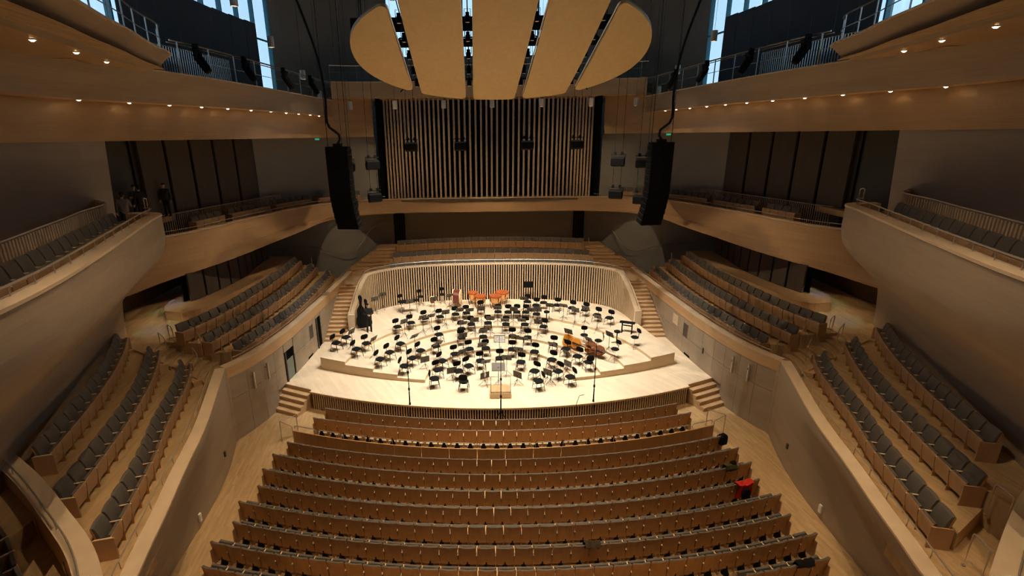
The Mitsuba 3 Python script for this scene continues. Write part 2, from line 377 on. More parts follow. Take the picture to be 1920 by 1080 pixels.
for nm, s in SIDES:
    k = root('stairs_stage_' + nm)
    d = A([s * 1.9, 0.85]); d /= np.linalg.norm(d)       # along the step
    b = A([s * d[1], -s * d[0]]) if s > 0 else A([d[1] * 1, -d[0]])
    b = A([0.41, -0.912]) if s > 0 else A([-0.41, -0.912])
    o = A([s * 9.3, 22.1]); structp(k, 'top_riser', slab([o + b * 0.004, o + d * 2.05 + b * 0.004, o + d * 2.05 - b * 0.1, o - b * 0.1], -0.95, -0.005), 'step_wood')
    for i in range(4):
        o = A([s * 9.3, 22.1]) + b * 0.26 * (i + 0)
        q = [o, o + d * 2.05, o + d * 2.05 + b * 0.27, o + b * 0.27]
        zt = -0.19 * (i + 1)
        structp(k, 'step', slab(q, -0.95, zt), 'step_wood')
        structp(k, 'nosing', slab([q[3] + b * 0.0, q[2], q[2] + b * 0.02, q[3] + b * 0.02], zt - 0.05, zt + 0.004), 'pale_wood')
    rail = [A([*(A([s * 11.15, 22.75]) + b * t), z]) for t, z in ((-0.1, 0.0), (-0.1, 0.9), (0.0, 0.95), (0.6, 0.5), (1.1, 0.15), (1.16, 0.05), (1.16, -0.9))]
    structp(k, 'handrail', tube(rail, 0.022), 'steel')

# orchestra risers: four curved tiers
RC = A([0.0, 22.62]); RR = [3.73, 5.17, 6.48, 8.08]
def tier_poly(R0, Rout, n=40):
    """ring sector between the tier's inner edge and the outer boundary, cut by the curved front"""
    def ring(R):
        an = np.linspace(math.pi, 0, n); return np.column_stack([RC[0] + R * np.cos(an), RC[1] + R * np.sin(an)])
    outer = A(WALLPLAN) if Rout is None else ring(Rout)
    return outer, ring(R0)
SW = spl([(-8.62, 28.8), (-8.5, 29.9), (-8.3, 30.9), (-7.95, 31.65), (-7.3, 32.35), (-6.3, 32.95), (-4.4, 33.5), (-2.2, 33.75), (0, 33.82)], 60)   # slatted wall behind the stage
SWF = np.vstack([SW, (SW * A([-1, 1]))[::-1][1:]])
frontR = 22.65
rk = root('orchestra_risers')
disk = Polygon(arc(frontR, -14, 14, 120).tolist() + [(14, 45), (-14, 45)])
outer = Polygon([(-9.45, 20), (-9.45, 24.45), (-8.75, 28.7)] + SWF.tolist() + [(8.75, 28.7), (9.45, 24.45), (9.45, 20)]).buffer(0)
for i, R in enumerate(RR):
    an = np.linspace(0, 2 * math.pi, 120)
    core = Polygon(np.column_stack([RC[0] + R * np.cos(an), RC[1] + R * np.sin(an)])).union(Polygon([(-R, 15), (R, 15), (R, RC[1]), (-R, RC[1])]))
    p = outer.intersection(disk).difference(core)
    if i < 3:
        R2_ = RR[i + 1]
        core2 = Polygon(np.column_stack([RC[0] + R2_ * np.cos(an), RC[1] + R2_ * np.sin(an)])).union(Polygon([(-R2_, 15), (R2_, 15), (R2_, RC[1]), (-R2_, RC[1])]))
        p = p.intersection(core2)
    if p.geom_type != 'Polygon': p = max(p.geoms, key=lambda g: g.area)
    z = 0.17 * (i + 1)
    m = extrude(p, z - 0.012); part(rk, 'riser_body', shape((m[0] + A([0, 0, 0.0]), m[1]), 'riser_wood'))
    m = extrude(p.buffer(0.012), 0.03); part(rk, 'tread', shape((m[0] + A([0, 0, z - 0.03]), m[1]), 'stage_floor'))

# slatted wall behind the stage with its sloping ends
def sw_top(y): return float(np.interp(y, [28.8, 31.3], [1.5, 3.28]))
w = root('wall_stage_rear')
c = SWF
top = A([sw_top(y) for y in c[:, 1]])
structp(w, 'backing', loft([np.column_stack([off(c, -0.06), top - 0.03]), np.column_stack([off(c, -0.06), top * 0 + 0.6]), np.column_stack([off(c, -0.30), top * 0 + 0.0]), np.column_stack([off(c, -0.30), top - 0.03])], True), 'void')
structp(w, 'outer_face', loft([np.column_stack([off(c, -0.31), top * 0]), np.column_stack([off(c, -0.31), top])]), 'fascia', 40)
structp(w, 'cap', loft([np.column_stack([off(c, o), top + h]) for o, h in ((0.03, -0.06), (0.03, 0.02), (-0.36, 0.02), (-0.36, -0.06))], True), 'pale_wood')
for s in (-1, 1):
    structp(w, 'newel', box((s * 8.77, 28.72, 0.76), (0.42, 0.16, 1.5), 0.01), 'pale_wood')
L = length(c); cs = np.r_[0, np.cumsum(np.linalg.norm(np.diff(c, axis=0), axis=1))]; nn = nrm(c)
unit = {}
NS = int(L / 0.165)
for i in range(NS):
    u = L * (i + 0.5) / NS
    x, y = np.interp(u, cs, c[:, 0]), np.interp(u, cs, c[:, 1])
    nx, ny = np.interp(u, cs, nn[:, 0]), np.interp(u, cs, nn[:, 1])
    h = round(sw_top(y) - 0.66, 2)
    if h not in unit: unit[h] = shape(box((0, 0, 0.66 + h / 2), (0.085, 0.075, h)), 'slat_wood')
    part(w, 'slat', unit[h], mat4((x + nx * 0.0, y + ny * 0.0, 0), math.atan2(ny, nx) + math.pi / 2))
rl = np.column_stack([off(c, -0.16), top + 0.27])
structp(w, 'rail', tube(rl, 0.02), 'steel')
for i in range(4, len(c) - 3, 7):
    p = rl[i]; structp(w, 'rail_post', tube([p - A([0, 0, 0.27]), p], 0.012, 5), 'steel')

# flights of stairs beside the slatted wall, landings, choir steps
for nm, s in SIDES:
    k = root('stairs_side_' + nm)
    for i in range(14):
        y = 28.1 + 0.285 * i; z = 0.168 * (i + 1)
        xi = 8.95 if y > 28.9 else 9.05
        xo = -yx(PA, y) if y < 34.8 else 10.1
        structp(k, 'step', box((s * (xi + xo) / 2, y + 0.16, z / 2), (xo - xi, 0.32, z)), 'step_wood')
        structp(k, 'nosing', box((s * (xi + xo) / 2, y - 0.005, z - 0.02), (xo - xi, 0.03, 0.045)), 'pale_wood')
    structp(k, 'landing', box((s * 9.55, 34.4, 2.2), (2.3, 4.4, 0.32)), 'step_wood')
    structp(k, 'handrail', tube([(s * 10.0, 27.6, 0.0), (s * 10.0, 27.6, 0.95), (s * 10.02, 28.1, 1.05), (s * 10.05, 30.6, 2.2)], 0.02), 'steel')
    k = root('stairs_choir_' + nm)
    for i in range(7):
        y = 35.2 + 0.5 * i; z = 2.36 + 0.165 * (i + 1)
        structp(k, 'step', slab([(s * 7.45, y + 0.25), (s * (10.6 - 0.28 * i), y - 0.15 + 0.05 * i), (s * (10.6 - 0.28 * i), y + 1.6), (s * 7.45, y + 1.6)], 0.5, z), 'step_wood')
        structp(k, 'nosing', tube([(s * 7.45, y + 0.25, z), (s * (10.6 - 0.28 * i), y - 0.15 + 0.05 * i, z)], 0.022, 4), 'pale_wood')
    wl = root('wall_rail_' + nm)
    pr = spl([(-8.3, 40.9, 5.2), (-9.35, 40.1, 4.9), (-10.1, 38.8, 3.9), (-10.6, 38.0, 3.3), (-11.1, 37.5, 3.25), (-12.4, 36.75, 3.75), (-13.6, 36.45, 4.05), (-15, 36.3, 4.05)], 40)
    structp(wl, 'rail', sd(tube(pr + A([0, -0.12, 0]), 0.02), s), 'steel')

# choir tiers
CH = [(2.45, [(-7.2, 33.9), (0, 35.1), (7.2, 33.9)]), (2.85, [(-7.2, 35.3), (0, 36.6), (7.2, 35.3)]), (3.35, [(-7.1, 37.1), (0, 38.4), (7.1, 37.1)])]
k = root('floor_choir')
for i, (z, p) in enumerate(CH):
    c = spl(p, 30)
    c0 = spl([(-7.9, 32.4), (-6.5, 33.3), (-4, 33.95), (0, 34.2), (4, 33.95), (6.5, 33.3), (7.9, 32.4)], 30) if i == 0 else spl([(x * 1.03, y + 0.16) for x, y in CH[i - 1][1]], 30)
    c1 = c + A([0, 0.18]) if i < 2 else A([[-7.4, 41.7], [7.4, 41.7]])
    structp(k, 'tier', slab(np.vstack([c0, c1[::-1]]), 0.5, z), 'step_wood')

# ---- side terraces: walls with panels, parapets, stepped floors
for nm, s in SIDES:
    k = root('wall_stage_' + nm)
    br = [34.8, 31.6, 28.75, 27.85, 27.05, 26.55, 26.05, 25.2, 23.95, 22.9, 22.05, 21.1, 20.2, 19.35]
    structp(k, 'backing', sd(loft([z3(off(PA, 0.1), -0.95), z3(off(PA, 0.1), 2.1)]), s), 'wall_wood', 40)
    for i in range(len(br) - 1):
        ya, yb = br[i] - 0.006, br[i + 1] + 0.006
        opening = s < 0 and i in (3, 8)
        z0 = 0.0 if ya > 22.8 else -0.95
        for za, zb in ((z0, 1.03), (1.045, 2.06)):
            c = sub(PA, ya, yb)
            if opening: continue
            pr = [(0.0, za), (0.0, zb), (0.06, zb), (0.06, za)]
            structp(k, 'panel', sd(sweep(c, pr), s), 'wall_wood')
    if s < 0:
        for j, (ya, yb, zt) in enumerate(((27.8, 27.1, 1.85), (23.9, 22.95, 1.6))):
            c = sub(PA, ya, yb)
            dk = root('door_stage_' + ('side', 'corner')[j])
            structp(dk, 'opening', sweep(c, [(0.02, 0), (0.02, zt), (0.09, zt), (0.09, 0)]), 'void')
            structp(dk, 'header', sweep(c, [(0.0, zt), (0.0, 2.06), (0.06, 2.06), (0.06, zt)]), 'wall_wood')
            e = A([yx(PA, yb), yb]); structp(dk, 'jamb', box((e[0] + 0.02, e[1] + 0.06, zt / 2), (0.07, 0.1, zt)), 'dark_panel')
            if j == 1: structp(dk, 'leaf', sweep(sub(PA, ya - 0.1, yb + 0.05), [(0.014, 0.02), (0.014, 1.1), (0.03, 1.1), (0.03, 0.02)]), 'door_green')
    wy = 26.3 if s < 0 else 25.75
    structp(k, 'window_pane', sd(sweep(sub(PA, wy + 0.27, wy - 0.27), [(-0.012, 1.0), (-0.012, 1.75), (0.0, 1.75), (0.0, 1.0)]), s), 'dark_panel')
    for o in (0.27, -0.27):
        structp(k, 'window_frame', sd(box((yx(PA, wy + o) + 0.005, wy + o, 1.375), (0.03, 0.03, 0.8)), s), 'wall_wood')
    structp(k, 'floor_vent', sd(sweep(sub(PA, wy - 0.1, wy - 0.75), [(-0.01, 0.04), (-0.01, 0.14), (0.0, 0.14), (0.0, 0.04)]), s), 'void')
    if s > 0:
        structp(k, 'door_handle', box((-yx(PA, 23.75) - 0.03, 23.75, 1.05), (0.05, 0.06, 0.3)), 'dark_panel')
        structp(k, 'lit_panel', sd(sweep(sub(PA, 27.4, 26.75), [(-0.012, 1.25), (-0.012, 1.85), (0.0, 1.85), (0.0, 1.25)]), s), 'pale_wood')
    structp(k, 'corner_post', sd(hull(np.vstack([lathe([(0.2, 2.56), (0.2, -0.95)], 14)[0] + A([-11.93, 19.3, 0])])), s), 'wall_wood', 40)
    k = root('parapet_terrace_' + nm)
    structp(k, 'fascia', sd(sweep(PA, [(-0.03, 2.06), (-0.05, 2.57), (0.3, 2.57), (0.3, 2.06)]), s), 'fascia', 40)
    structp(k, 'cap', sd(sweep(PA, [(-0.07, 2.57), (-0.07, 2.61), (0.32, 2.61), (0.32, 2.57)]), s), 'pale_wood')
    rl = z3(off(PA, 0.22), 2.78)
    structp(k, 'rail', sd(tube(rl[1:-3], 0.018), s), 'steel')
    for i in range(2, 58, 6):
        structp(k, 'rail_post', sd(tube([rl[i] - A([0, 0, 0.18]), rl[i]], 0.012, 5), s), 'steel')
    structp(k, 'rail_end', sd(tube([rl[-4], rl[-4] + A([-0.1, -0.12, 0]), rl[-4] + A([-0.12, -0.15, -0.1]), rl[-4] + A([-0.12, -0.15, -0.2])], 0.018), s), 'steel')
    # near stretch of the wall, leaning out over the stalls
    mids = [z3(FB, -0.95), z3(FB, 0.2), np.column_stack([0.8 * FB + 0.2 * PB, np.full(61, 1.0)]), np.column_stack([0.35 * FB + 0.65 * PB, np.full(61, 1.75)]), z3(PB, 2.15), z3(PB, 2.57)]
    k = root('wall_stalls_' + nm)
    structp(k, 'surface', sd(loft(mids), s), 'wall_wood', 60)
    structp(k, 'cap', sd(sweep(PB, [(-0.03, 2.55), (-0.03, 2.61), (0.36, 2.61), (0.36, 2.55)]), s), 'pale_wood')
    structp(k, 'inner_face', sd(loft([z3(off(PB, 0.34), 2.0), z3(off(PB, 0.34), 2.56)]), s), 'fascia', 40)
    rl = z3(off(PB, 0.42), 2.8)
    structp(k, 'rail', sd(tube(rl[1:], 0.02), s), 'steel')
    for i in range(3, 60, 4):
        structp(k, 'rail_post', sd(tube([rl[i] - A([0, 0, 0.24]), rl[i]], 0.013, 5), s), 'steel')
    structp(k, 'door_handle', sd(box((-10.85, 16.6, 0.25), (0.06, 0.08, 0.22)), s), 'dark_panel')
    structp(k, 'wall_socket', sd(box((-10.62, 14.1, -0.5), (0.06, 0.12, 0.3)), s), 'white')
    # stepped floors
    k = root('floor_terrace_' + nm)
    def band(ca, cb, z, z0=1.4, mat='parquet', name='tier'):
        structp(k, name, sd(slab(np.vstack([ca, cb[::-1]]), z0, z), s), mat)
    ext = lambda c: np.vstack([c[:1] + (c[0] - c[1]) / np.linalg.norm(c[0] - c[1]) * 1.2, c])
    band(off(PA, 0.28), ext(off(A1, 0.12)), 2.05)
    band(ext(off(A1, 0.12)), ext(off(A2, 0.12)), 2.6)
    band(ext(off(A2, 0.12)), ext(off(A3, 0.9)), 3.15)
    band(off(PB, 0.36), off(B1, 0.12), 2.05, 1.97)
    band(off(B1, 0.12), off(B2, 0.12), 2.55)
    band(off(B2, 0.12), BW, 3.05)
    structp(k, 'corridor', sd(slab([(-15.3, 21.3), (-15.6, 20.4), (-16.2, 19.9), (-17.6, 21.9), (-19.8, 22), (-19.8, 40), (-14.2, 36.5), (-14.2, 22.5)], 1.4, 3.14), s), 'parquet')
    structp(k, 'apron', sd(slab([(-12.05, 19.35), (-12.9, 20.9), (-14.0, 19.6), (-13.0, 17.5), (-11.9, 18.0)], 1.4, 2.05), s), 'parquet')
    # curved steps between the two blocks
    for base, z0, far in (([(-12.45, 18.8), (-12.75, 19.45), (-12.88, 20.05), (-12.8, 20.75)], 2.05, -14.75), ([(-14.0, 19.2), (-14.25, 19.8), (-14.36, 20.4), (-14.25, 21.0)], 2.6, -16.4)):
        bc_ = spl(base, 14)
        for i in range(4):
            e_ = bc_ + A([-0.30, 0.07]) * i; zt = z0 + 0.1375 * (i + 1)
            structp(k, 'curved_step', sd(slab(np.vstack([e_, [(far, e_[-1, 1] + 0.1), (far, 19.9 if z0 < 2.5 else 20.3), (e_[0, 0] - 0.5, e_[0, 1] + 0.3)]]), 1.5, zt), s), 'parquet')
            structp(k, 'step_nosing', sd(tube(z3(e_, zt - 0.012), 0.022, 5), s), 'step_wood')
        structp(k, 'divider', sd(slab(A([(0, 0), (0.5, -0.42), (0.28, -0.72), (-0.22, -0.3)]) + bc_[0] + A([-0.62, 0.52]), 1.5, z0 + 0.22), s), 'step_wood')
    k = root('ledge_' + nm)
    lc = spl([(-15.9, 23.6), (-15.3, 24.0), (-15.05, 24.9), (-14.8, 26.6), (-14.45, 28.8), (-14.2, 31.5), (-14.2, 35.5)], 40)
    structp(k, 'base', sd(slab(np.vstack([lc, [(-17.5, 35.8), (-17.5, 25), (-16.8, 23.8)]]), 2.9, 3.6), s), 'step_wood')

# dark acoustic panels under the gallery
for nm, s in SIDES:
    k = root('acoustic_panels_lower_' + nm, 'dark upright acoustic panels under the first gallery')
    pl = spl([(-16.3, 25.3), (-15.85, 26.8), (-15.6, 28.6), (-15.55, 30), (-15.9, 33), (-15.9, 35)], 50)
    cs_ = np.r_[0, np.cumsum(np.linalg.norm(np.diff(pl, axis=0), axis=1))]; Lp = cs_[-1]
    n = 9
    for i in range(n):
        a, b = Lp * i / n + 0.07, Lp * (i + 1) / n - 0.07
        q = A([[np.interp(u, cs_, pl[:, j]) for j in (0, 1)] for u in (a, b)])
        t = (q[1] - q[0]) / np.linalg.norm(q[1] - q[0]); nv = A([t[1], -t[0]])
        structp(k, 'panel', sd(slab([q[0], q[1], q[1] - nv * 0.12, q[0] - nv * 0.12], 3.6, float(np.interp(0.5 * (q[0, 1] + q[1, 1]), [25, 28, 35], [5.0, 5.4, 5.9]))), s), 'dark_panel')
    structp(k, 'backing', sd(loft([z3(pl + A([-0.35, 0]), 3.4), np.column_stack([pl + A([-0.35, 0]), np.interp(pl[:, 1], [25, 28, 35], [5.0, 5.4, 5.9])])]), s), 'void')

# ---- gallery ring one (level of the organ's foot), both sides and rear
for nm, s in SIDES:
    k = root('gallery_lower_' + nm)
    topo = z3(R1, 7.2)
    structp(k, 'fascia', sd(loft([z3(off(R1, 0.02), 7.2), np.column_stack([0.5 * (R1 + R1c[:, :2]), 0.5 * (7.2 + R1c[:, 2])]), R1c]), s), 'fascia', 40)
    structp(k, 'cove', sd(loft([R1c, 0.5 * (R1c + R1b) + A([0, 0, -0.02]), R1b]), s), 'fascia', 40)
    bz = np.column_stack([off(R1b, 3.6), R1b[:, 2]])
    structp(k, 'soffit', sd(loft([R1b, bz]), s), 'fascia', 40)
    structp(k, 'cap', sd(sweep(R1, [(-0.03, 7.17), (-0.03, 7.23), (0.34, 7.23), (0.34, 6.5), (0.3, 6.5), (0.28, 7.17)]), s), 'pale_wood')
    structp(k, 'floor', sd(loft([z3(off(R1, 0.25), 6.55), z3(off(R1, 4.5), 6.55)]), s), 'parquet')
    rl = z3(off(R1, 0.2), 7.42)[28:-8]
    structp(k, 'rail', sd(tube(rl, 0.02), s), 'steel')
    for i in range(1, len(rl), 4):
        structp(k, 'rail_post', sd(tube([rl[i] - A([0, 0, 0.2]), rl[i]], 0.012, 5), s), 'steel')
    # balustrade behind the gallery seats
    pc = off(R1, 1.55)[52:88]
    structp(k, 'balustrade_rail', sd(tube(z3(pc, 8.05), 0.025), s), 'steel')
    structp(k, 'seat_step', sd(slab(np.vstack([off(R1, 0.75)[30:86], off(R1, 1.9)[30:86][::-1]]), 6.5, 6.9), s), 'parquet')
    bal = shape(box((0, 0, 7.47), (0.03, 0.03, 1.14)), 'pale_wood')
    cs_ = np.r_[0, np.cumsum(np.linalg.norm(np.diff(pc, axis=0), axis=1))]
    for i in range(int(cs_[-1] / 0.13)):
        x, y = np.interp(i * 0.13, cs_, pc[:, 0]), np.interp(i * 0.13, cs_, pc[:, 1])
        part(k, 'baluster', bal, mat4((s * -x if s > 0 else x, y, 0)))
    # upper dark panels, corridor walls
    k = root('acoustic_panels_upper_' + nm, 'dark upright acoustic panels behind the first gallery seats')
    pl = spl([(-15.8, 34.4), (-16.1, 33), (-16.75, 30.4), (-17.3, 27.9), (-17.75, 25.6)], 50)
    cs_ = np.r_[0, np.cumsum(np.linalg.norm(np.diff(pl, axis=0), axis=1))]; Lp = cs_[-1]
    for i in range(5):
        a, b = Lp * i / 5 + (0 if i == 0 else 0.1), Lp * (i + 1) / 5 - 0.1
        q = A([[np.interp(u, cs_, pl[:, j]) for j in (0, 1)] for u in (a, b)])
        t = (q[1] - q[0]) / np.linalg.norm(q[1] - q[0]); nv = A([t[1], -t[0]])
        structp(k, 'panel', sd(slab([q[0], q[1], q[1] + nv * 0.12, q[0] + nv * 0.12], 6.55, 12.2), s), 'dark_panel')
    structp(k, 'backing', sd(loft([z3(pl + A([-0.4, 0]), 6.5), z3(pl + A([-0.4, 0]), 12.2)]), s), 'void')
    struct('wall_corridor_' + nm, sd(loft([z3(spl([(-17.9, 26.0), (-18.9, 24.5), (-19.6, 22.0)], 8), 6.5), z3(spl([(-17.9, 26.0), (-18.9, 24.5), (-19.6, 22.0)], 8), 12.2)]), s), 'dark_wall', 40)

# ---- boxes on the near sides: one sweeping face from the rail down to the terrace wall
for nm, s in SIDES:
    bw = spl(BW, 81)
    k = root('box_balcony_' + nm)
    T0, F0 = z3(BX, 8.35), z3(bw, 3.0)
    rows = [z3(BX, 9.18), z3(BX, 8.9), T0]
    for t in np.linspace(0.12, 1, 9):
        c1, c2 = T0 + A([0, 0, -1.5]), F0 + A([0, 0, 3.2])
        rows.append((1 - t) ** 3 * T0 + 3 * (1 - t) ** 2 * t * c1 + 3 * (1 - t) * t * t * c2 + t ** 3 * F0)
    structp(k, 'face', sd(loft(rows), s), 'wall_wood', 60)
    structp(k, 'cap', sd(sweep(BX, [(-0.03, 9.14), (-0.03, 9.21), (0.42, 9.21), (0.42, 8.5), (0.38, 8.5), (0.36, 9.14)]), s), 'pale_wood')
    structp(k, 'floor', sd(slab(np.vstack([off(BX, 0.3)[8:], [(-14.6, 4), (-15, 9), (-15.6, 14), (-16, 19), (-17.5, 21), (-16, 20.5)]]), 8.2, 8.5), s), 'parquet')
    structp(k, 'end_wall', sd(loft([z3(A([[-17.55, 21.9], [-19.7, 21.4]]), 3.0), z3(A([[-17.3, 21.6], [-19.7, 21.4]]), 8.4)]), s), 'wall_wood')
    rl = z3(off(BX, 0.3), 9.42)[4:]
    structp(k, 'rail', sd(tube(rl, 0.022), s), 'steel')
    for i in range(2, len(rl), 4):
        structp(k, 'rail_post', sd(tube([rl[i] - A([0, 0, 0.24]), rl[i]], 0.014, 5), s), 'steel')
    structp(k, 'end_rail', sd(tube([rl[3] + A([-0.15, 0.1, -0.2]), rl[3] + A([-0.15, 0.1, 0.35]), rl[3] + A([-0.1, -0.1, 0.4]), rl[6] + A([-0.1, 0, 0.4]), rl[6] + A([-0.1, 0, -0.2])], 0.025), s), 'steel')
    # slatted screen behind the box seats
    pc = spl([(-17.3, 20.6), (-16.4, 19.9), (-15.1, 18.9), (-14.55, 18.4), (-13.87, 16.6), (-13.14, 14.7), (-12.44, 12.8), (-11.84, 11.2), (-11.4, 9.6), (-11.1, 8)], 70)
    structp(k, 'screen_rail', sd(tube(z3(pc, 9.7), 0.03), s), 'steel')
    bal = shape(box((0, 0, 9.08), (0.05, 0.05, 1.16)), 'pale_wood')
    structp(k, 'screen_back', sd(loft([z3(off(pc, 0.06), 8.5), z3(off(pc, 0.06), 9.68)]), s), 'fascia')
    cs_ = np.r_[0, np.cumsum(np.linalg.norm(np.diff(pc, axis=0), axis=1))]
    for i in range(int(cs_[-1] / 0.16)):
        x, y = np.interp(i * 0.16, cs_, pc[:, 0]), np.interp(i * 0.16, cs_, pc[:, 1])
        part(k, 'screen_slat', bal, mat4((-s * x, y, 0)))
    # ring two: fascia, soffit with downlights, lit lower band, wall down to the box
    k = root('gallery_upper_' + nm)
    structp(k, 'fascia', sd(loft([z3(R2, 14.4), z3(0.5 * (R2 + C2) + A([-0.02, 0]), 13.8), z3(off(C2, -0.2), 13.3)]), s), 'fascia_shaded', 50)
    C2i, C2o = off(C2, -0.2), off(C2, 0.45)
    structp(k, 'soffit', sd(loft([z3(C2i, 13.3), z3(C2o, 13.28)]), s), 'fascia', 40)
    LBi = off(LB, 0.2)
    structp(k, 'lower_band', sd(loft([z3(off(LB, 0.25), np.interp(LB[:, 1], [36.5, 38.5], [13.6, 14.7])), z3(off(LB, 0.22), 13.1), z3(off(LB, 0.02), 12.4), z3(off(LB, -0.22), 11.85)]), s), 'fascia_band_shaded', 50)
    structp(k, 'underside', sd(loft([z3(off(LB, -0.22), 11.85), z3(off(LB, 5.0), 11.86)]), s), 'fascia')
    structp(k, 'cap', sd(sweep(R2, [(-0.03, 14.37), (-0.03, 14.42), (0.3, 14.42), (0.3, 14.37)]), s), 'pale_wood')
    structp(k, 'floor', sd(loft([z3(off(R2, 0.2), 14.3), z3(off(R2, 7.5), 14.3)]), s), 'parquet')
    nw = LB[LB[:, 1] < 19.9]
    structp(k, 'near_wall', sd(loft([z3(off(nw, -0.10), 11.86), z3(off(nw, 0.25), 8.4)]), s), 'wall_wood', 40)
    e = nw[0]
    structp(k, 'wall_end', sd(loft([z3(A([[e[0], e[1]], [e[0] - 4, e[1] + 3]]), 11.86), z3(A([[e[0] - 0.25, e[1]], [e[0] - 4, e[1] + 3]]), 8.4)]), s), 'wall_wood')
    # ring three (upper box)
    k = root('box_upper_' + nm)
    structp(k, 'fascia', sd(loft([z3(R3, 15.0), z3(0.45 * R3 + 0.55 * C3, 14.62), z3(C3, 14.35)]), s), 'fascia_shaded', 50)
    structp(k, 'soffit', sd(loft([z3(C3, 14.35), z3(off(C3, 4.5), 14.33)]), s), 'fascia_band_shaded', 40)
    structp(k, 'cap', sd(sweep(R3, [(-0.03, 14.97), (-0.03, 15.02), (0.35, 15.02), (0.35, 14.97)]), s), 'pale_wood')
    structp(k, 'floor', sd(loft([z3(off(R3, 0.3), 14.45), z3(off(R3, 5), 14.45)]), s), 'parquet')
    # near terrace in the corner of the view
    k = root('terrace_near_' + nm)
    structp(k, 'lower_floor', sd(slab([(-9.3, 10.2), (-9.05, 8.8), (-8.75, 6), (-19, 6), (-19, 12), (-11.5, 11.0)], 1.5, 2.04), s), 'parquet')
    nc = spl([(-16.4, 11.9), (-13.4, 10.8), (-10.6, 8.95), (-8.75, 7.5), (-7.5, 6.45), (-6.5, 5.5)], 50) if s > 0 else spl([(-16.4, 12.9), (-14.6, 12.3), (-13.55, 11.7), (-12.04, 10.7), (-10.5, 9.55), (-9.4, 8.69), (-8.6, 7.9), (-7.6, 6.6)], 50)
    structp(k, 'parapet', sd(sweep(nc, [(0, 2.0), (0, 3.6), (0.42, 3.6), (0.42, 2.0)]), s), 'fascia', 30)
    structp(k, 'cap', sd(sweep(nc, [(-0.02, 3.59), (-0.02, 3.64), (0.44, 3.64), (0.44, 3.59)]), s), 'pale_wood')
    rl = z3(off(nc, 0.33), 3.84)
    structp(k, 'rail', sd(tube(rl, 0.02), s), 'steel')
    for i in range(2, 50, 5):
        structp(k, 'rail_post', sd(tube([rl[i] - A([0, 0, 0.22]), rl[i]], 0.013, 5), s), 'steel')
    structp(k, 'floor', sd(slab(np.vstack([off(nc, 0.3), [(-7.5, 2), (-19, 2), (-19, 12)]]), 1.6, 2.6), s), 'parquet')

# organ: slats before a black case
k = root('organ')
xs = A([150, 180, 212, 243, 275, 305, 340, 375, 415, 455, 490, 533, 575, 617, 660, 705, 752, 800, 848, 900, 948, 1000, 1050, 1100, 1150.0])
xs = (720.55 + (xs - 150) * 0.2037 - 918.9) / 198.3 * 7.93
xs = np.r_[xs[:-1], -xs[:-1][::-1] + 0.0]
osl = shape(box((0, 0, 10.9), (0.145, 0.10, 7.6)), 'organ_slat')
for x in xs:
    y = 39.35 + 0.9 * (x / 8.0) ** 2
    part(k, 'slat', osl, mat4((x, y, 0)))
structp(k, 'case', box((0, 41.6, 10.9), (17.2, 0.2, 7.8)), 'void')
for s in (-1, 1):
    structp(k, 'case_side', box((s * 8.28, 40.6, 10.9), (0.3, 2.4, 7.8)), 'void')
structp(k, 'sill', box((0, 40.2, 7.05), (17.4, 2.4, 0.12)), 'dark_panel')
# rear stretch of ring two over the organ, rear upper wall with a clerestory window
k = root('gallery_upper_rear')
rc = spl([(11.3, 38.4), (9.5, 38.9), (5, 39.05), (0, 39.1), (-5, 39.05), (-9.5, 38.9), (-11.3, 38.4)], 50)
structp(k, 'fascia', loft([z3(rc, 15.65), z3(rc, 14.55)]), 'fascia', 40)
structp(k, 'underside', loft([z3(rc, 14.55), z3(off(rc, 2.6), 14.5)]), 'fascia')
structp(k, 'cap', sweep(rc, [(-0.03, 15.62), (-0.03, 15.68), (0.3, 15.68), (0.3, 15.62)]), 'pale_wood')
structp(k, 'floor', loft([z3(off(rc, 0.2), 15.5), z3(off(rc, 5), 15.5)]), 'parquet')
structp(k, 'rail', tube(z3(off(rc, 0.15), 16.75), 0.03), 'brushed')
structp(k, 'mid_rail', tube(z3(off(rc, 0.15), 16.3), 0.015, 5), 'brushed')
for i in range(1, 50, 4):
    p = z3(off(rc, 0.15), 16.75)[i]; structp(k, 'rail_post', tube([p - A([0, 0, 1.1]), p], 0.018, 5), 'brushed')
# upper walls: rear concrete with clerestory, glazed sides with blinds
k = root('wall_upper_rear')
for x0, x1, z0, z1 in ((-16, -7.7, 14.2, 24), (7.7, 16, 14.2, 24), (-7.7, 7.7, 14.2, 17.7), (-7.7, 7.7, 23.2, 24)):
    structp(k, 'pier', box(((x0 + x1) / 2, 42.2, (z0 + z1) / 2), (x1 - x0, 0.4, z1 - z0)), 'concrete')
for nm, s in SIDES:
    structp(k, 'side_wall', sd(loft([z3(spl([(-11.0, 42.1), (-13.0, 40.4), (-14.2, 38.2), (-14.5, 36.4)], 12), 14.2), z3(spl([(-11.0, 42.1), (-13.0, 40.4), (-14.2, 38.2), (-14.5, 36.4)], 12), 24)]), s), 'concrete', 40)
k = root('window_clerestory')
structp(k, 'pane', loft([z3(A([[-7.7, 42.2], [7.7, 42.2]]), 17.7), z3(A([[-7.7, 42.2], [7.7, 42.2]]), 23.2)]), 'glass')
for i in range(9):
    structp(k, 'mullion', box((-7.7 + 15.4 * i / 8, 42.15, 20.6), (0.12, 0.25, 5.2)), 'frame_blue')
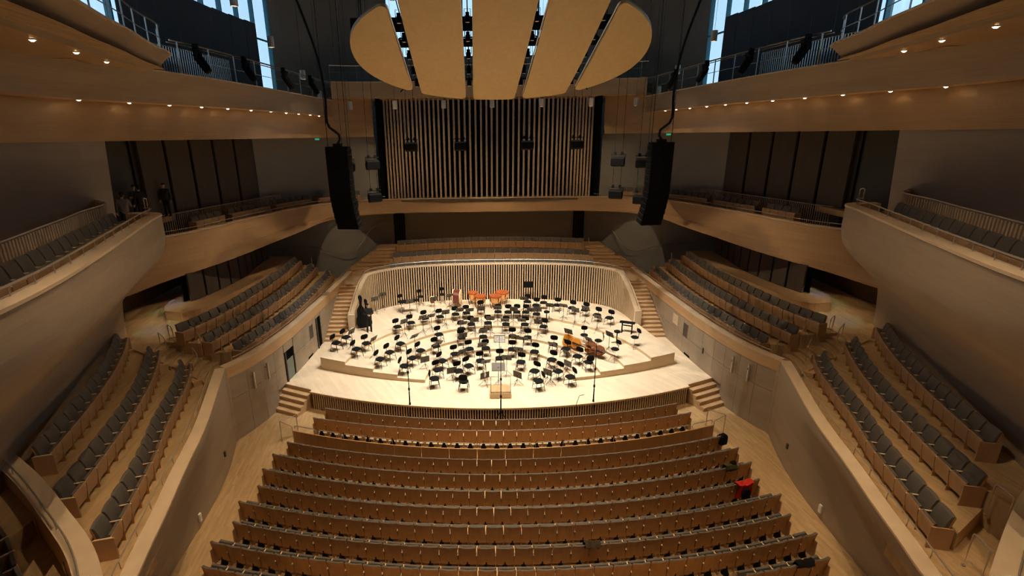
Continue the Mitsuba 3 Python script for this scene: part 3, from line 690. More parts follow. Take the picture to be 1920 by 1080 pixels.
for nm, s in SIDES:
    k = root('window_upper_' + nm)
    cs_ = np.r_[0, np.cumsum(np.linalg.norm(np.diff(UW, axis=0), axis=1))]; Lp = cs_[-1]
    at = lambda u: A([np.interp(u, cs_, UW[:, 0]), np.interp(u, cs_, UW[:, 1])])
    n = 14
    for i in range(n + 1):
        p = at(Lp * i / n)
        structp(k, 'mullion', sd(box((p[0] - 0.05, p[1], 18.9), (0.26, 0.10, 9.4)), s), 'frame_blue')
    for i in range(n):
        a, b = at(Lp * i / n), at(Lp * (i + 1) / n)
        structp(k, 'pane', sd(loft([z3(A([a, b]) + A([-0.1, 0]), 14.3), z3(A([a, b]) + A([-0.1, 0]), 23.6)]), s), 'glass')
    structp(k, 'transom', sd(tube(z3(UW, 17.9), 0.06, 4), s), 'frame_blue')
    structp(k, 'head', sd(loft([z3(UW, 23.3), z3(UW, 24.1)]), s), 'ceiling')
    w = UW[-1]
    struct('wall_upper_front_' + nm, sd(box((w[0] - 0.1, (w[1] - 14) / 2, 19.2), (0.3, w[1] + 14, 9.8)), s), 'concrete')
    k = root('window_blinds_' + nm, 'dark blue-grey blinds covering the lower part of the upper windows')
    tops = [(34.2, 33.0, 18.6), (32.95, 31.3, 18.55), (31.25, 29.6, 18.5), (29.55, 27.9, 18.45), (27.85, 26.2, 20.2), (26.15, 24.5, 20.3), (24.45, 23.2, 21.0), (23.15, 21.9, 23.0)]
    for ya, yb, zt in tops:
        structp(k, 'blind', sd(sweep(sub(UW, ya, yb, 4), [(-0.32, 14.35), (-0.32, zt), (-0.26, zt), (-0.26, 14.35)]), s), 'blind')
# ---------------------------------------------------------------- auditorium seats
def curved_panel(w, zs, ys, t, bow=0.02, n=5, ztop=0.0):
    """an upright panel w wide following (y, z) stations, thickness t towards -y, bowed in plan"""
    xs = np.linspace(-w / 2, w / 2, n)
    def sheet(dy):
        return [np.column_stack([xs, np.full(n, y + dy) - bow * (1 - (2 * xs / w) ** 2) * 1.0, np.full(n, z)]) for y, z in zip(ys, zs)]
    a, b = sheet(0), sheet(-t)
    return loft(a + b[::-1], True)
SEAT = [
    ('back_panel', shape(curved_panel(0.53, [0.24, 0.5, 0.75, 0.93], [0.0, -0.015, -0.055, -0.10], 0.022), 'seat_wood', 40)),
    ('back_cushion', shape(curved_panel(0.50, [0.40, 0.55, 0.75, 0.90, 0.935], [0.055, 0.06, 0.02, -0.03, -0.06], 0.06, 0.03), 'fabric', 50)),
    ('seat_panel', shape(curved_panel(0.525, [0.15, 0.40, 0.60, 0.655], [0.235, 0.285, 0.30, 0.285], 0.022, 0.012, 3), 'seat_wood_pale', 40)),
    ('seat_cushion', shape(curved_panel(0.47, [0.38, 0.52, 0.67], [0.175, 0.235, 0.275], 0.07, 0.0, 3), 'fabric', 50)),
    ('side_support', shape(hull([(0.28 + dx, y_, z_) for dx in (-0.010, 0.010) for y_, z_ in ((0.0, 0.0), (0.27, 0.0), (0.24, 0.05), (0.285, 0.60), (-0.02, 0.60))]), 'seat_wood')),
    ('armrest', shape(box((0.28, 0.10, 0.62), (0.045, 0.40, 0.03), 0.008), 'pale_wood')),
    ('floor_diffuser', shape(lathe([(0.12, 0.0), (0.12, 0.02), (0.09, 0.06), (0.05, 0.22), (0.05, 0.33)], 10), 'black')),
]
END = shape(box((0, 0.10, 0.31), (0.035, 0.50, 0.62), 0.006), 'seat_wood_pale')
SEAT_FRONT = [p for p in SEAT if p[0] != 'floor_diffuser']

def seat_row(curve, pitch, z, name, cat, describe, group, proto, back=0.10, skip=lambda i, n: False, flip=False, ends=True, visible=None):
    """seats along a curve of the tops of their backs, facing its left-hand side"""
    c = A(curve)[:, :2]; cs_ = np.r_[0, np.cumsum(np.linalg.norm(np.diff(c, axis=0), axis=1))]; L = cs_[-1]
    n = int(round(L / pitch)); nn = nrm(c) * (-1 if flip else 1)
    order = range(n)
    for i in order:
        u = L * (i + 0.5) / n
        p = A([np.interp(u, cs_, c[:, j]) for j in (0, 1)]); v = A([np.interp(u, cs_, nn[:, j]) for j in (0, 1)]); v /= np.linalg.norm(v)
        if skip(i, n) or (visible and not visible(p)): continue
        f = -v                                      # facing
        o = p + f * back
        m = mat4((o[0], o[1], z), math.atan2(f[1], f[0]) - math.pi / 2, s=1.0)
        m[:3, 0] *= (L / n) / 0.562
        k = thing(name, describe(i, n), cat, proto, m, group)
        if ends and i in (0, n - 1):
            # the row's end panel belongs to its last seat
            side = m @ mat4((0.285 * (1 if (i == 0) == flip else -1), 0, 0))
            part(k, 'end_panel', END, side)

# stalls: eleven straight-floored rows, gently curved towards the stage
YC = [19.2, 18.37, 16.4, 15.51, 14.61, 13.78, 12.95, 12.1, 11.29, 10.51]
HW = [8.12, 8.42, 8.93, 9.22, 9.25, 9.02, 9.34, 9.1, 9.41, 9.18]
SAG = [1.19, 1.22, 1.36, 1.45, 1.44, 1.30, 1.34, 1.24, 1.23, 1.08]
NSEAT = [29, 30, 32, 33, 33, 32, 33, 32, 34, 33]
for r, (yc, hw, sg, n_) in enumerate(zip(YC, HW, SAG, NSEAT)):
    x = np.linspace(-hw, hw, 60); R = (hw * hw + sg * sg) / (2 * sg)
    c = np.column_stack([x, yc + R - np.sqrt(R * R - x * x)])
    seat_row(c, 2 * hw * 1.006 / n_, -0.95, 'stalls_chair', 'theatre seat',
             lambda i, n, r=r: f'wooden-backed stalls seat, {nth(i)} from the left in the {ORD[r]} row from the stage',
             f'seats in stalls row {ORD[r]} from the stage', SEAT, flip=False,
             visible=(lambda p: abs(p[0] + 0.3) > 6.6) if r == 9 else None)

# barrier of panels and tube loops between the second and third rows
yb, hwb, sgb = 17.08, 8.95, 1.5
x = np.linspace(-hwb, hwb, 17); R = (hwb ** 2 + sgb ** 2) / (2 * sgb); yb_ = yb + R - np.sqrt(R * R - x * x)
k = tag(key_for('stalls_barrier'), 'low wooden barrier with rounded steel tube loops between second and third stalls rows', 'barrier')
for i in range(16):
    a, b = A([x[i], yb_[i]]), A([x[i + 1], yb_[i + 1]]); m_ = (a + b) / 2; t = (b - a) / np.linalg.norm(b - a); w_ = np.linalg.norm(b - a)
    M_ = mat4((m_[0], m_[1], -0.95), math.atan2(t[1], t[0]))
    part(k, 'panel', shape(box((0, 0, 0.48), (w_ - 0.02, 0.05, 0.88)), 'seat_wood'), M_)
    h = w_ / 2 - 0.08
    part(k, 'rail_loop', shape(tube([(-h, 0.03, 0.9), (-h, 0.03, 1.10), (-h + 0.06, 0.03, 1.16), (h - 0.06, 0.03, 1.16), (h, 0.03, 1.10), (h, 0.03, 0.9)], 0.018), 'steel'), M_)

# side terraces
for nm, s in SIDES:
    m_ = lambda c: c * A([s * -1, 1])
    for r, (c, z, pitch, nm2) in enumerate(((A1, 2.05, 0.56, 'front'), (A2, 2.6, 0.575, 'middle'), (A3, 3.15, 0.61, 'back'))):
        seat_row(m_(c), pitch, z, 'terrace_chair', 'theatre seat',
                 lambda i, n, nm2=nm2: f'grey terrace seat, {nth(n - 1 - i)} from the steps in the {nm2} row {nm} of the stage',
                 f'{nm2} row of the terrace {nm} of the stage', SEAT_FRONT, flip=s > 0)
    for r, (c, z, pitch, nm2) in enumerate(((B1, 2.05, 0.6, 'front'), (B2, 2.55, 0.61, 'middle'), (B3, 3.05, 0.615, 'back'))):
        seat_row(m_(c), pitch, z, 'side_chair', 'theatre seat',
                 lambda i, n, nm2=nm2: f'grey seat, {nth(i)} from the steps in the {nm2} row beside the {nm} stalls wall',
                 f'{nm2} row beside the {nm} wall of the stalls', SEAT_FRONT, flip=s > 0)
    bc = off(BX, 1.15)[14:]; bc = bc[bc[:, 1] > 7.5]
    seat_row(m_(bc), 0.575, 8.55, 'box_chair', 'theatre seat',
             lambda i, n: f'grey high-backed seat, {nth(i)} from the far end of the {nm} box balcony',
             f'seats in the {nm} box balcony', SEAT_FRONT, flip=s > 0)
    # gallery one: three groups of seats
    gc = off(R1, 1.1)
    seat_row(m_(gc[34:82]), 0.58, 6.92, 'gallery_chair', 'theatre seat',
             lambda i, n: f'small grey seat, {nth(i)} from the organ end of the {nm} gallery row',
             f'seats in the {nm} gallery', SEAT_FRONT, flip=s > 0, skip=lambda i, n: i % 7 == 6)
    nc = spl([(-13.6, 10.0), (-12.95, 9.6), (-12.35, 9.2), (-11.75, 8.75), (-11.2, 8.25), (-10.75, 7.9), (-10.2, 7.4)], 40)
    seat_row(m_(nc), 0.6, 2.62, 'near_terrace_chair', 'theatre seat',
             lambda i, n: f'grey seat, {nth(i)} from the outer end behind the curved parapet in the lower {nm} corner',
             f'seats behind the curved parapet in the lower {nm} corner', SEAT_FRONT, flip=s > 0)
# choir seats behind the stage
for r, (z, p) in enumerate(((2.45, [(-7.2, 34.0), (-3.6, 34.75), (0, 35.05), (3.6, 34.75), (7.2, 34.0)]), (2.85, [(-7.15, 35.45), (-3.6, 36.3), (0, 36.6), (3.6, 36.3), (7.15, 35.45)]), (3.35, [(-7.1, 37.3), (-3.6, 38.15), (0, 38.45), (3.6, 38.15), (7.1, 37.3)]))):
    seat_row(spl(p, 60), 0.585, z, 'choir_chair', 'theatre seat',
             lambda i, n, r=r: f'dark grey choir seat, {nth(i)} from the left in the {("front", "middle", "back")[r]} row behind the stage',
             f'{("front", "middle", "back")[r]} row of choir seats', SEAT_FRONT, flip=True)
# ---------------------------------------------------------------- canopy over the stage and its lamps
CP0 = A([0, 22.7, 16.6]); CU = A([1.0, 0, 0]); CV = A([0, 5.3, -2.85]); CV /= np.linalg.norm(CV); CN = np.cross(CU, CV)
CM = np.eye(4); CM[:3, 0], CM[:3, 1], CM[:3, 2], CM[:3, 3] = CU, CV, CN, CP0
an = np.linspace(0, 2 * math.pi, 140)
ell = Polygon(np.column_stack([0.17 + 6.77 * np.sign(np.cos(an)) * abs(np.cos(an)) ** 0.94, 2.55 + 3.98 * np.sign(np.sin(an)) * abs(np.sin(an)) ** 0.94]))
edges = [((-9, -9), (-9, -9)), ((-4.55, -4.18), (-4.03, -3.79)), ((-1.53, -1.51), (-1.05, -1.10)), ((1.56, 1.12), (2.01, 1.53)), ((4.47, 3.74), (4.93, 4.12)), ((9, 9), (9, 9))]
ck = tag(key_for('canopy'), 'oval acoustic canopy of five pale wooden panels hanging over the stage', 'acoustic canopy')
for i in range(5):
    (l0, l1), (r0_, r1) = edges[i][1], edges[i + 1][0]
    ex = lambda a, b, v: a + (b - a) * (v + 0.5) / 6.4
    strip = Polygon([(ex(l0, l1, -3), -3), (ex(l0, l1, 8), 8), (ex(r0_, r1, 8), 8), (ex(r0_, r1, -3), -3)])
    p = ell.intersection(strip).buffer(-0.22).buffer(0.22, 6)
    v, f = extrude(p, 0.14); m = trimesh.Trimesh(v, f).subdivide_to_size(0.9)
    v, f = A(m.vertices), A(m.faces)
    v[:, 2] += 0.012 * (v[:, 1] - 2.5) ** 2 + 0.004 * (v[:, 0] - 0.17) ** 2
    pk = part(ck, 'panel', shape((v, f), 'canopy_wood', 30), CM)
    rim = A(p.exterior.coords)[:-1]; rim = np.column_stack([rim, 0.15 + 0.012 * (rim[:, 1] - 2.5) ** 2 + 0.004 * (rim[:, 0] - 0.17) ** 2])
    part(pk, 'edge_band', shape(tube(rim, 0.03, 5, True), 'brushed'), CM)
SLITS = [(-4.29, -3.98), (-1.29, -1.30), (1.78, 1.33), (4.70, 3.93)]
su = lambda i, v: SLITS[i][0] + (SLITS[i][1] - SLITS[i][0]) * (v + 0.5) / 6.4
for i in range(4):
    part(ck, 'lamp_rail', shape(tube([(su(i, -0.9), -0.9, 0.95), (su(i, 6.0), 6.0, 0.95)], 0.022), 'black'), CM)
    for v in (-0.6, 2.6, 5.8):
        part(ck, 'hanger_bar', shape(tube([(su(i, v) - 0.9, v, 0.28), (su(i, v) - 0.3, v, 0.95), (su(i, v) + 0.3, v, 0.95), (su(i, v) + 0.9, v, 0.28)], 0.035, 5), 'black'), CM)
for x, y in ((-4.5, 22.0), (4.8, 22.0), (-3.5, 27.6), (3.6, 27.6), (0, 28.6)):
    zc_ = 16.6 - (y - 22.7) * 0.538
    part(ck, 'suspension_cable', shape(tube([(x, y, zc_ + 0.2), (x, y, 24)], 0.012, 4), 'cable'))
LAMP = [('housing', shape(join(lathe([(0.10, 0.1), (0.15, 0.06), (0.16, -0.28), (0.14, -0.30)], 12), box((0, 0, 0.16), (0.22, 0.2, 0.16))), 'black')),
        ('yoke', shape(tube([(-0.19, 0, -0.05), (-0.19, 0, 0.42), (0.19, 0, 0.42), (0.19, 0, -0.05)], 0.02, 5), 'black')),
        ('lens', shape(lathe([(0.13, -0.30), (0.12, -0.305)], 12), 'white'))]
for i in range(4):
    for j, v in enumerate((-0.4, 0.9, 2.1, 3.3, 4.5, 5.5)):
        p = CM @ A([su(i, v), v, 0.62, 1])
        m = np.eye(4) * 0.72; m[3, 3] = 1; m[:3, 3] = p[:3]
        thing('stage_lamp', f'black stage lamp in the {ORD[i]} canopy gap from the left, {nth(5 - j)} from the organ', 'stage lamp', LAMP, m, f'stage lamps in the {ORD[i]} canopy gap')
# lighting bridges seen through the gaps
for j, (y, z, h) in enumerate(((34.0, 18.4, 0.66), (34.6, 17.45, 0.36))):
    k = tag(key_for('lighting_bridge'), 'dark lighting bridge ' + ('high up, seen through the upper part of the canopy gaps', 'lower down, seen through the lower part of the canopy gaps')[j], 'lighting bridge')
    part(k, 'deck', shape(box((0, y, z), (17, 0.8, h)), 'black'))
    for x in np.linspace(-8, 8, 5):
        part(k, 'hanger', shape(tube([(x, y, z), (x, y, 24)], 0.03, 5), 'black'))

# line arrays, hanging loudspeakers, pendants, moving heads, downlights
dglow = {**mikit.ply(lathe([(0.002, -0.052), (0.035, -0.045), (0.055, -0.025), (0.06, 0.0)], 12), 'mat_white'), 'emitter': {'type': 'area', 'radiance': {'type': 'rgb', 'value': [DGLOW * c for c in (1.0, 0.66, 0.32)]}, 'sampling_weight': 0.4}}
for nm, s in SIDES:
    k = tag(key_for('line_array'), f'tall curved black line array of loudspeakers hanging on the {nm} of the stage', 'loudspeaker array')
    z, tilt, y = 11.28, 0.0, 21.9
    ang = s * 0.12
    for i in range(14):
        h = 0.245
        m = mat4((s * 6.85 - s * (0.01 * max(0, i - 7) ** 1.5), y, z), ang, tilt)
        sp = part(k, 'speaker_module', shape(join(box((-0.27, 0.1, 0), (0.44, 0.5, h - 0.012), 0.02), box((0.27, 0.1, 0), (0.44, 0.5, h - 0.012), 0.02), box((0, 0.2, 0), (0.3, 0.3, h - 0.02))), 'black'), m)
        part(sp, 'grille', shape(box((0, -0.157, 0), (0.94, 0.012, h)), 'black'), m)
        tilt += 0.003 if i < 7 else 0.035
        z -= h * math.cos(tilt); y += h * math.sin(tilt)
    top = A([s * 6.85, 22.0, 11.5])
    part(k, 'fly_frame', shape(join(box(top - A([0, 0, 0.05]), (0.95, 0.5, 0.1)), box(top + A([0, 0, 0.05]), (0.3, 0.4, 0.14))), 'black'))
    for dx in (-0.42, 0.42):
        part(k, 'steel_wire', shape(tube([top + A([dx, 0, 0]), top + A([dx, 0, 12.6])], 0.012, 4), 'cable'))
    cab = spl([top + A([0, 0, 0.1]), top + A([s * -0.02, 0.05, 0.55]), top + A([s * 0.25, 0, 0.75]), top + A([s * 0.35, 0, 1.4]), top + A([s * 0.5, 0, 3.5]), top + A([s * 0.65, 0, 12.6])], 60)
    part(k, 'cable_bundle', shape(tube(cab, 0.05, 6), 'cable'))
SPK = [('enclosure', shape(hull([(x, y, z) for x in (-0.33, 0.33) for y, z in ((-0.25, -0.22), (-0.3, 0.12), (0.1, 0.2), (0.25, -0.05), (0.05, -0.3))]), 'black')),
       ('bracket', shape(join(tube([(-0.36, 0, -0.02), (-0.36, 0, 0.34), (0.36, 0, 0.34), (0.36, 0, -0.02)], 0.025, 5), box((-0.18, 0, 0.37), (0.12, 0.14, 0.16)), box((0.18, 0, 0.37), (0.12, 0.14, 0.16))), 'black'))]
def hang(name, p, rz, label, group, ztop=23.9, sc=1.0, cables=True):
    k = thing(name, label, 'loudspeaker', SPK, mat4(p, rz, 0.0, sc), group)
    if cables:
        for dx in (-0.2, 0.2):
            d = A([dx * math.cos(rz), dx * math.sin(rz), 0]) * sc; q = A(p, float) + d + A([0, 0, 0.4 * sc])
            part(k, 'steel_wire', shape(tube([q, [q[0], q[1], ztop]], 0.01, 4), 'cable'))
for i, x in enumerate((-4.6, -1.87, 1.87, 4.6)):
    hang('hanging_loudspeaker', (x, 29.0, 11.35), 0.0, f'small black loudspeaker hanging before the organ slats, {ORD[i]} of four from the left', 'loudspeakers before the organ')
for nm, s in SIDES:
    for x, z, w in ((6.45, 10.5, 'upper loudspeaker farther from the line array'), (7.75, 10.4, 'upper loudspeaker close to the line array'), (6.45, 8.8, 'lower loudspeaker farther from the line array'), (7.75, 8.5, 'lower loudspeaker close to the line array')):
        hang('side_loudspeaker', (s * x, 27.0, z), s * -0.45, f'small black hanging {w} {nm} of the organ', f'loudspeakers hanging {nm} of the organ', 23.9 if z > 10 else 10.3)
PEND = [('shade', shape(lathe([(0.05, 0.3), (0.175, 0.28), (0.175, -0.26), (0.15, -0.26), (0.14, 0.2), (0.02, 0.22)], 14), 'pendant')),
        ('cord', shape(tube([(0, 0, 0.28), (0, 0, 9.5)], 0.008, 4), 'cable'))]
glow = {**mikit.ply(lathe([(0.001, -0.2), (0.14, -0.2)], 14), 'mat_white'), 'emitter': {'type': 'area', 'radiance': {'type': 'rgb', 'value': [PGLOW * c for c in WARM2]}, 'sampling_weight': 0.4}}
pend = [((x, 38.0, 14.0), f'cylindrical pendant lamp over the organ, {ORD[i]} of seven from the left') for i, x in enumerate((-9.95, -6.76, -3.27, 0.19, 3.7, 7.26, 10.5))]
for nm, s in SIDES:
    for j, p in enumerate(((-12.1, 26.0, 18.0), (-12.4, 30.8, 17.0), (-12.3, 35.5, 15.8), (-12.1, 38.2, 14.75))):
        pend.append(((s * -p[0], p[1], p[2]), f'cylindrical pendant lamp above the {nm} upper gallery, {ORD[j]} from the windows'))
for p, lb in pend:
    k = thing('pendant_lamp', lb, 'pendant lamp', PEND, mat4(p), 'pendant lamps')
    part(k, 'lamp_glow', glow, mat4(p))
HEAD = [('clamp', shape(join(box((0, 0, 0.0), (0.14, 0.2, 0.18)), box((0, -0.06, -0.16), (0.36, 0.3, 0.14), 0.03)), 'black')),
        ('yoke', shape(join(box((-0.2, -0.06, -0.36), (0.06, 0.16, 0.34)), box((0.2, -0.06, -0.36), (0.06, 0.16, 0.34)), box((0, -0.06, -0.24), (0.4, 0.16, 0.06))), 'black')),
        ('head', shape(xf(hull([(0.16 * cx * k_, 0.16 * cy * k_, z_) for z_, k_ in ((0.16, 0.8), (-0.1, 1.0), (-0.5, 0.95), (-0.68, 0.72)) for cx, cy in ((1, 0.5), (0.5, 1), (-0.5, 1), (-1, 0.5), (-1, -0.5), (-0.5, -1), (0.5, -1), (1, -0.5))]), mat4((0, -0.06, -0.42), 0, -0.55)), 'black'))]
for nm, s in SIDES:
    for j, y in enumerate((22.7, 26.2, 30.4, 34.3) if s < 0 else (22.4, 25.9, 29.9, 33.7)):
        x = yx(R2, y) + 0.1
        thing('moving_head_light', f'black moving-head stage light hanging on the {nm} upper gallery rail, {ORD[j]} from the windows end', 'stage light', HEAD,
              mat4((s * -x, y, 15.55), math.pi / 2 if s < 0 else -math.pi / 2), f'moving heads on the {nm} rail')
    k = root('railing_upper_' + nm)
    rc_ = z3(off(R2, 0.06), 15.6)
    rc_ = rc_[(rc_[:, 1] > 21.2)]
    structp(k, 'rail', sd(tube(rc_, 0.035), s), 'brushed')
    structp(k, 'second_rail', sd(tube(rc_ + A([-0.12, 0, -0.07]), 0.022), s), 'brushed')
    structp(k, 'mid_rail', sd(tube(rc_ + A([-0.1, 0, -0.6]), 0.014, 5), s), 'brushed')
    for i in range(0, len(rc_), 5):
        structp(k, 'rail_post', sd(tube([rc_[i] - A([0, 0, 1.2]), rc_[i]], 0.03, 5), s), 'brushed')
    bal = shape(box((0, 0, 14.95), (0.025, 0.025, 1.1)), 'brushed')
    bc = off(R2, 0.75); bc = bc[(bc[:, 1] < 26.5) & (bc[:, 1] > 20.5)]
    cs_ = np.r_[0, np.cumsum(np.linalg.norm(np.diff(bc, axis=0), axis=1))]
    for i in range(int(cs_[-1] / 0.14)):
        x, y = np.interp(i * 0.14, cs_, bc[:, 0]), np.interp(i * 0.14, cs_, bc[:, 1])
        part(k, 'baluster', bal, mat4((-s * x, y, 0)))
    structp(k, 'baluster_rail', sd(tube(z3(bc, 15.5), 0.02), s), 'brushed')
    # railing of the upper box
    rc_ = z3(off(R3, 0.25), 15.95)[6:60]
    k = root('railing_box_' + nm)
    structp(k, 'rail', sd(tube(rc_, 0.03), s), 'brushed')
    structp(k, 'mid_rail', sd(tube(rc_ - A([0, 0, 0.45]), 0.018, 5), s), 'brushed')
    for i in range(0, len(rc_), 6):
        structp(k, 'rail_post', sd(tube([rc_[i] - A([0, 0, 0.95]), rc_[i]], 0.025, 5), s), 'brushed')
    for j, y in enumerate((36.1, 34.4, 32.6, 31.0, 29.3, 27.5, 25.8, 24.2, 22.5, 20.8, 19.0) if s < 0 else (35.4, 33.7, 32.0, 30.2, 28.5, 26.9, 25.3, 23.6, 21.9, 20.2, 18.4)):
        p = (s * -(yx(C2, y)), y, 13.275)
        dk = thing('downlight', f'small recessed downlight under the {nm} upper gallery, {nth(j)} from the organ', 'downlight', [('trim', shape(lathe([(0.06, 0.0), (0.085, -0.012), (0.085, 0.01)], 12), 'white'))], mat4(p), f'downlights under the {nm} upper gallery')
        part(dk, 'lamp_glow', dglow, mat4(p))
    for j, y in enumerate((13.9, 15.9, 17.8)):
        p = (s * -(yx(C3, y) - 0.35), y, 14.335)
        dk = thing('box_downlight', f'small recessed downlight under the {nm} upper box, {ORD[j]} from the front', 'downlight', [('trim', shape(lathe([(0.06, 0.0), (0.085, -0.012), (0.085, 0.01)], 12), 'white'))], mat4(p), f'downlights under the {nm} upper box')
        part(dk, 'lamp_glow', dglow, mat4(p))
# ---------------------------------------------------------------- orchestra on the stage
def tier_z(x, y):
    r = math.hypot(x, y - RC[1]) if y > RC[1] else abs(x)
    if y < 45 - math.sqrt(22.65 ** 2 - x * x): return 0.0
    return 0.17 * sum(r > R_ - 0.02 for R_ in RR)
def pad(w, d, h, p=3.0, n=20):
    """a rounded pad, superellipse in plan, centred at the origin"""
    an = np.linspace(0, 2 * math.pi, n, endpoint=False)
    r = lambda k: np.column_stack([k * w / 2 * np.sign(np.cos(an)) * abs(np.cos(an)) ** (2 / p), k * d / 2 * np.sign(np.sin(an)) * abs(np.sin(an)) ** (2 / p)])
    pts = np.vstack([z3(r(0.9), -h / 2), z3(r(1.0), -h / 5), z3(r(1.0), h / 5), z3(r(0.9), h / 2)])
    return hull(pts)
t2 = lambda *p: tube(A(p, float), 0.0125, 5)
back_pad = xf(pad(0.42, 0.30, 0.05, 3.2), mat4((0, -0.235, 0.78), 0, math.pi / 2 - 0.18))
CHAIR = [('seat', shape(xf(pad(0.47, 0.45, 0.06, 3.0), mat4((0, 0, 0.47), 0, -0.06)), 'pad_black', 40)),
         ('backrest', shape(back_pad, 'pad_black', 40)),
         ('back_post', shape(join(t2((0, -0.17, 0.45), (0, -0.24, 0.50), (0, -0.255, 0.72)), box((0, -0.2, 0.45), (0.08, 0.1, 0.02))), 'black')),
         ('seat_frame', shape(join(t2((-0.2, 0.18, 0.43), (-0.2, -0.18, 0.43), (0.2, -0.18, 0.43), (0.2, 0.18, 0.43), (-0.2, 0.18, 0.43)),), 'black')),
         ('leg', shape(t2((-0.2, 0.18, 0.43), (-0.235, 0.24, 0.0)), 'black')), ('leg', shape(t2((0.2, 0.18, 0.43), (0.235, 0.24, 0.0)), 'black')),
         ('leg', shape(t2((-0.2, -0.18, 0.43), (-0.225, -0.24, 0.0)), 'black')), ('leg', shape(t2((0.2, -0.18, 0.43), (0.225, -0.24, 0.0)), 'black')),
         ('stretcher', shape(join(t2((-0.215, 0.2, 0.22), (-0.212, -0.2, 0.22)), t2((0.215, 0.2, 0.22), (0.212, -0.2, 0.22))), 'black'))]
CH_AT = [(-8.77, 25.24, -26), (-8.43, 26.02, -31), (-7.57, 24.75, -26), (-7.19, 25.50, -52), (-6.14, 23.81, -25), (-5.78, 24.65, -36), (-5.37, 25.79, -34), (-4.82, 23.31, -14), (-4.52, 24.26, -36), (-5.85, 27.94, -56), (-5.12, 28.60, -62),
         (-4.19, 25.20, -40), (-3.31, 27.06, -61), (-3.40, 25.78, -65), (-2.00, 26.93, -78), (-2.30, 25.05, -68), (-1.52, 25.70, -74), (-0.60, 25.76, -83), (-0.73, 27.03, -88), (-2.93, 24.21, -38), (-3.11, 23.16, -60), (-3.20, 22.21, 12), (-2.04, 22.98, -68), (-1.53, 23.56, -52), (-0.91, 24.15, -78), (-1.75, 21.87, 84),
         (0.12, 24.43, -92), (0.98, 27.07, -92), (1.84, 26.84, -100), (0.86, 25.58, -96), (2.06, 25.20, -108), (3.17, 25.78, -108), (1.20, 23.93, -106), (2.86, 24.15, -120), (1.80, 22.87, -128), (1.88, 21.80, 196), (2.96, 22.83, -136), (3.48, 22.19, -160), (3.76, 25.15, -126), (4.22, 24.18, -128), (4.64, 23.46, 100),
         (-3.41, 29.58, -68), (-4.34, 29.35, -63), (-1.76, 30.22, -79), (-2.45, 30.0, -75), (-0.82, 30.64, -85), (0.28, 30.36, -92), (0.92, 30.25, -95), (-1.44, 28.65, -79), (-0.41, 28.81, -87), (0.68, 28.57, -95), (-2.01, 27.89, -74),
         (2.31, 31.81, -102), (2.80, 31.05, -106), (3.36, 31.55, -107), (4.16, 31.00, -113), (5.04, 30.40, -118), (5.80, 30.00, -123), (6.34, 29.05, -128), (6.97, 28.51, -133), (1.48, 30.26, -99), (2.69, 29.82, -107), (1.83, 28.48, -104), (2.92, 28.09, -112), (2.05, 30.2, -102)]
TIERN = ('flat stage floor', 'lowest riser', 'second riser', 'third riser', 'top riser')
def order_label(items, what, on='on the {}'):
    """labels by riser and by order from the left on that riser"""
    tiers = {}
    for i, it in enumerate(items):
        tiers.setdefault(int(round(tier_z(it[0], it[1]) / 0.17)), []).append((it[0], i))
    out = {}
    for t_, v in tiers.items():
        for n_, (_, i) in enumerate(sorted(v)):
            out[i] = f'{what} on the {TIERN[t_]}, {nth(n_)} from the left'
    return out
lab = order_label(CH_AT, 'black padded orchestra chair')
for i, (x, y, h) in enumerate(CH_AT):
    t_ = int(round(tier_z(x, y) / 0.17))
    thing('orchestra_chair', lab[i], 'chair', CHAIR, mat4((x, y, tier_z(x, y)), math.radians(h - 90)), f'orchestra chairs on the {TIERN[t_]}')

STOOL = [('seat', shape(xf(pad(0.42, 0.40, 0.07, 2.2), mat4((0, 0, 0.66))), 'pad_black', 40)),
         ('backrest', shape(xf(pad(0.36, 0.26, 0.05, 3.0), mat4((0, -0.25, 1.0), 0, math.pi / 2 - 0.2)), 'pad_black', 40)),
         ('back_post', shape(tube([(0, -0.1, 0.62), (0, -0.24, 0.66), (0, -0.29, 0.95)], 0.016, 5), 'black')),
         ('column', shape(tube([(0, 0, 0.18), (0, 0, 0.63)], 0.025, 6), 'chrome'))] + \
        [('leg', shape(tube([(0, 0, 0.22), (0.16 * math.cos(a), 0.16 * math.sin(a), 0.2), (0.27 * math.cos(a), 0.27 * math.sin(a), 0.0)], 0.014, 5), 'chrome')) for a in (0.8, 2.37, 3.94, 5.5)] + \
        [('foot_ring', shape(tube([(0.2 * math.cos(a), 0.2 * math.sin(a), 0.17) for a in np.linspace(0, 6.283, 20, endpoint=False)], 0.012, 5, True), 'chrome'))]
for (x, y, h), lb in zip([(6.19, 24.23, -150), (4.97, 26.20, -100), (5.58, 25.38, 170), (7.57, 25.38, 200), (-4.95, 32.60, -67), (-3.49, 33.0, -74), (-6.12, 31.55, -59)],
                         ['black stool with chrome foot ring nearest the scroll of the double bass', 'round stool with backrest behind the music stand over the double basses', 'black swivel stool turned sideways behind the double basses', 'stool on a chrome star base by the piano bench', 'tall percussion stool left of the brown hand drum', 'tall percussion stool beside the bass drum', 'percussion stool behind the black keyboard frame']):
    thing('swivel_stool', lb, 'stool', STOOL, mat4((x, y, tier_z(x, y)), math.radians(h - 90)), 'swivel stools')
RST = [('seat', shape(xf(pad(0.36, 0.36, 0.09, 2.0), mat4((0, 0, 0.74))), 'pad_black', 40)), ('column', shape(tube([(0, 0, 0.05), (0, 0, 0.7)], 0.028, 6), 'black')),
       ('base', shape(join(*[tube([(0, 0, 0.1), (0.28 * math.cos(a), 0.28 * math.sin(a), 0.02)], 0.022, 5) for a in (0.5, 2.6, 4.7)]), 'black'))]
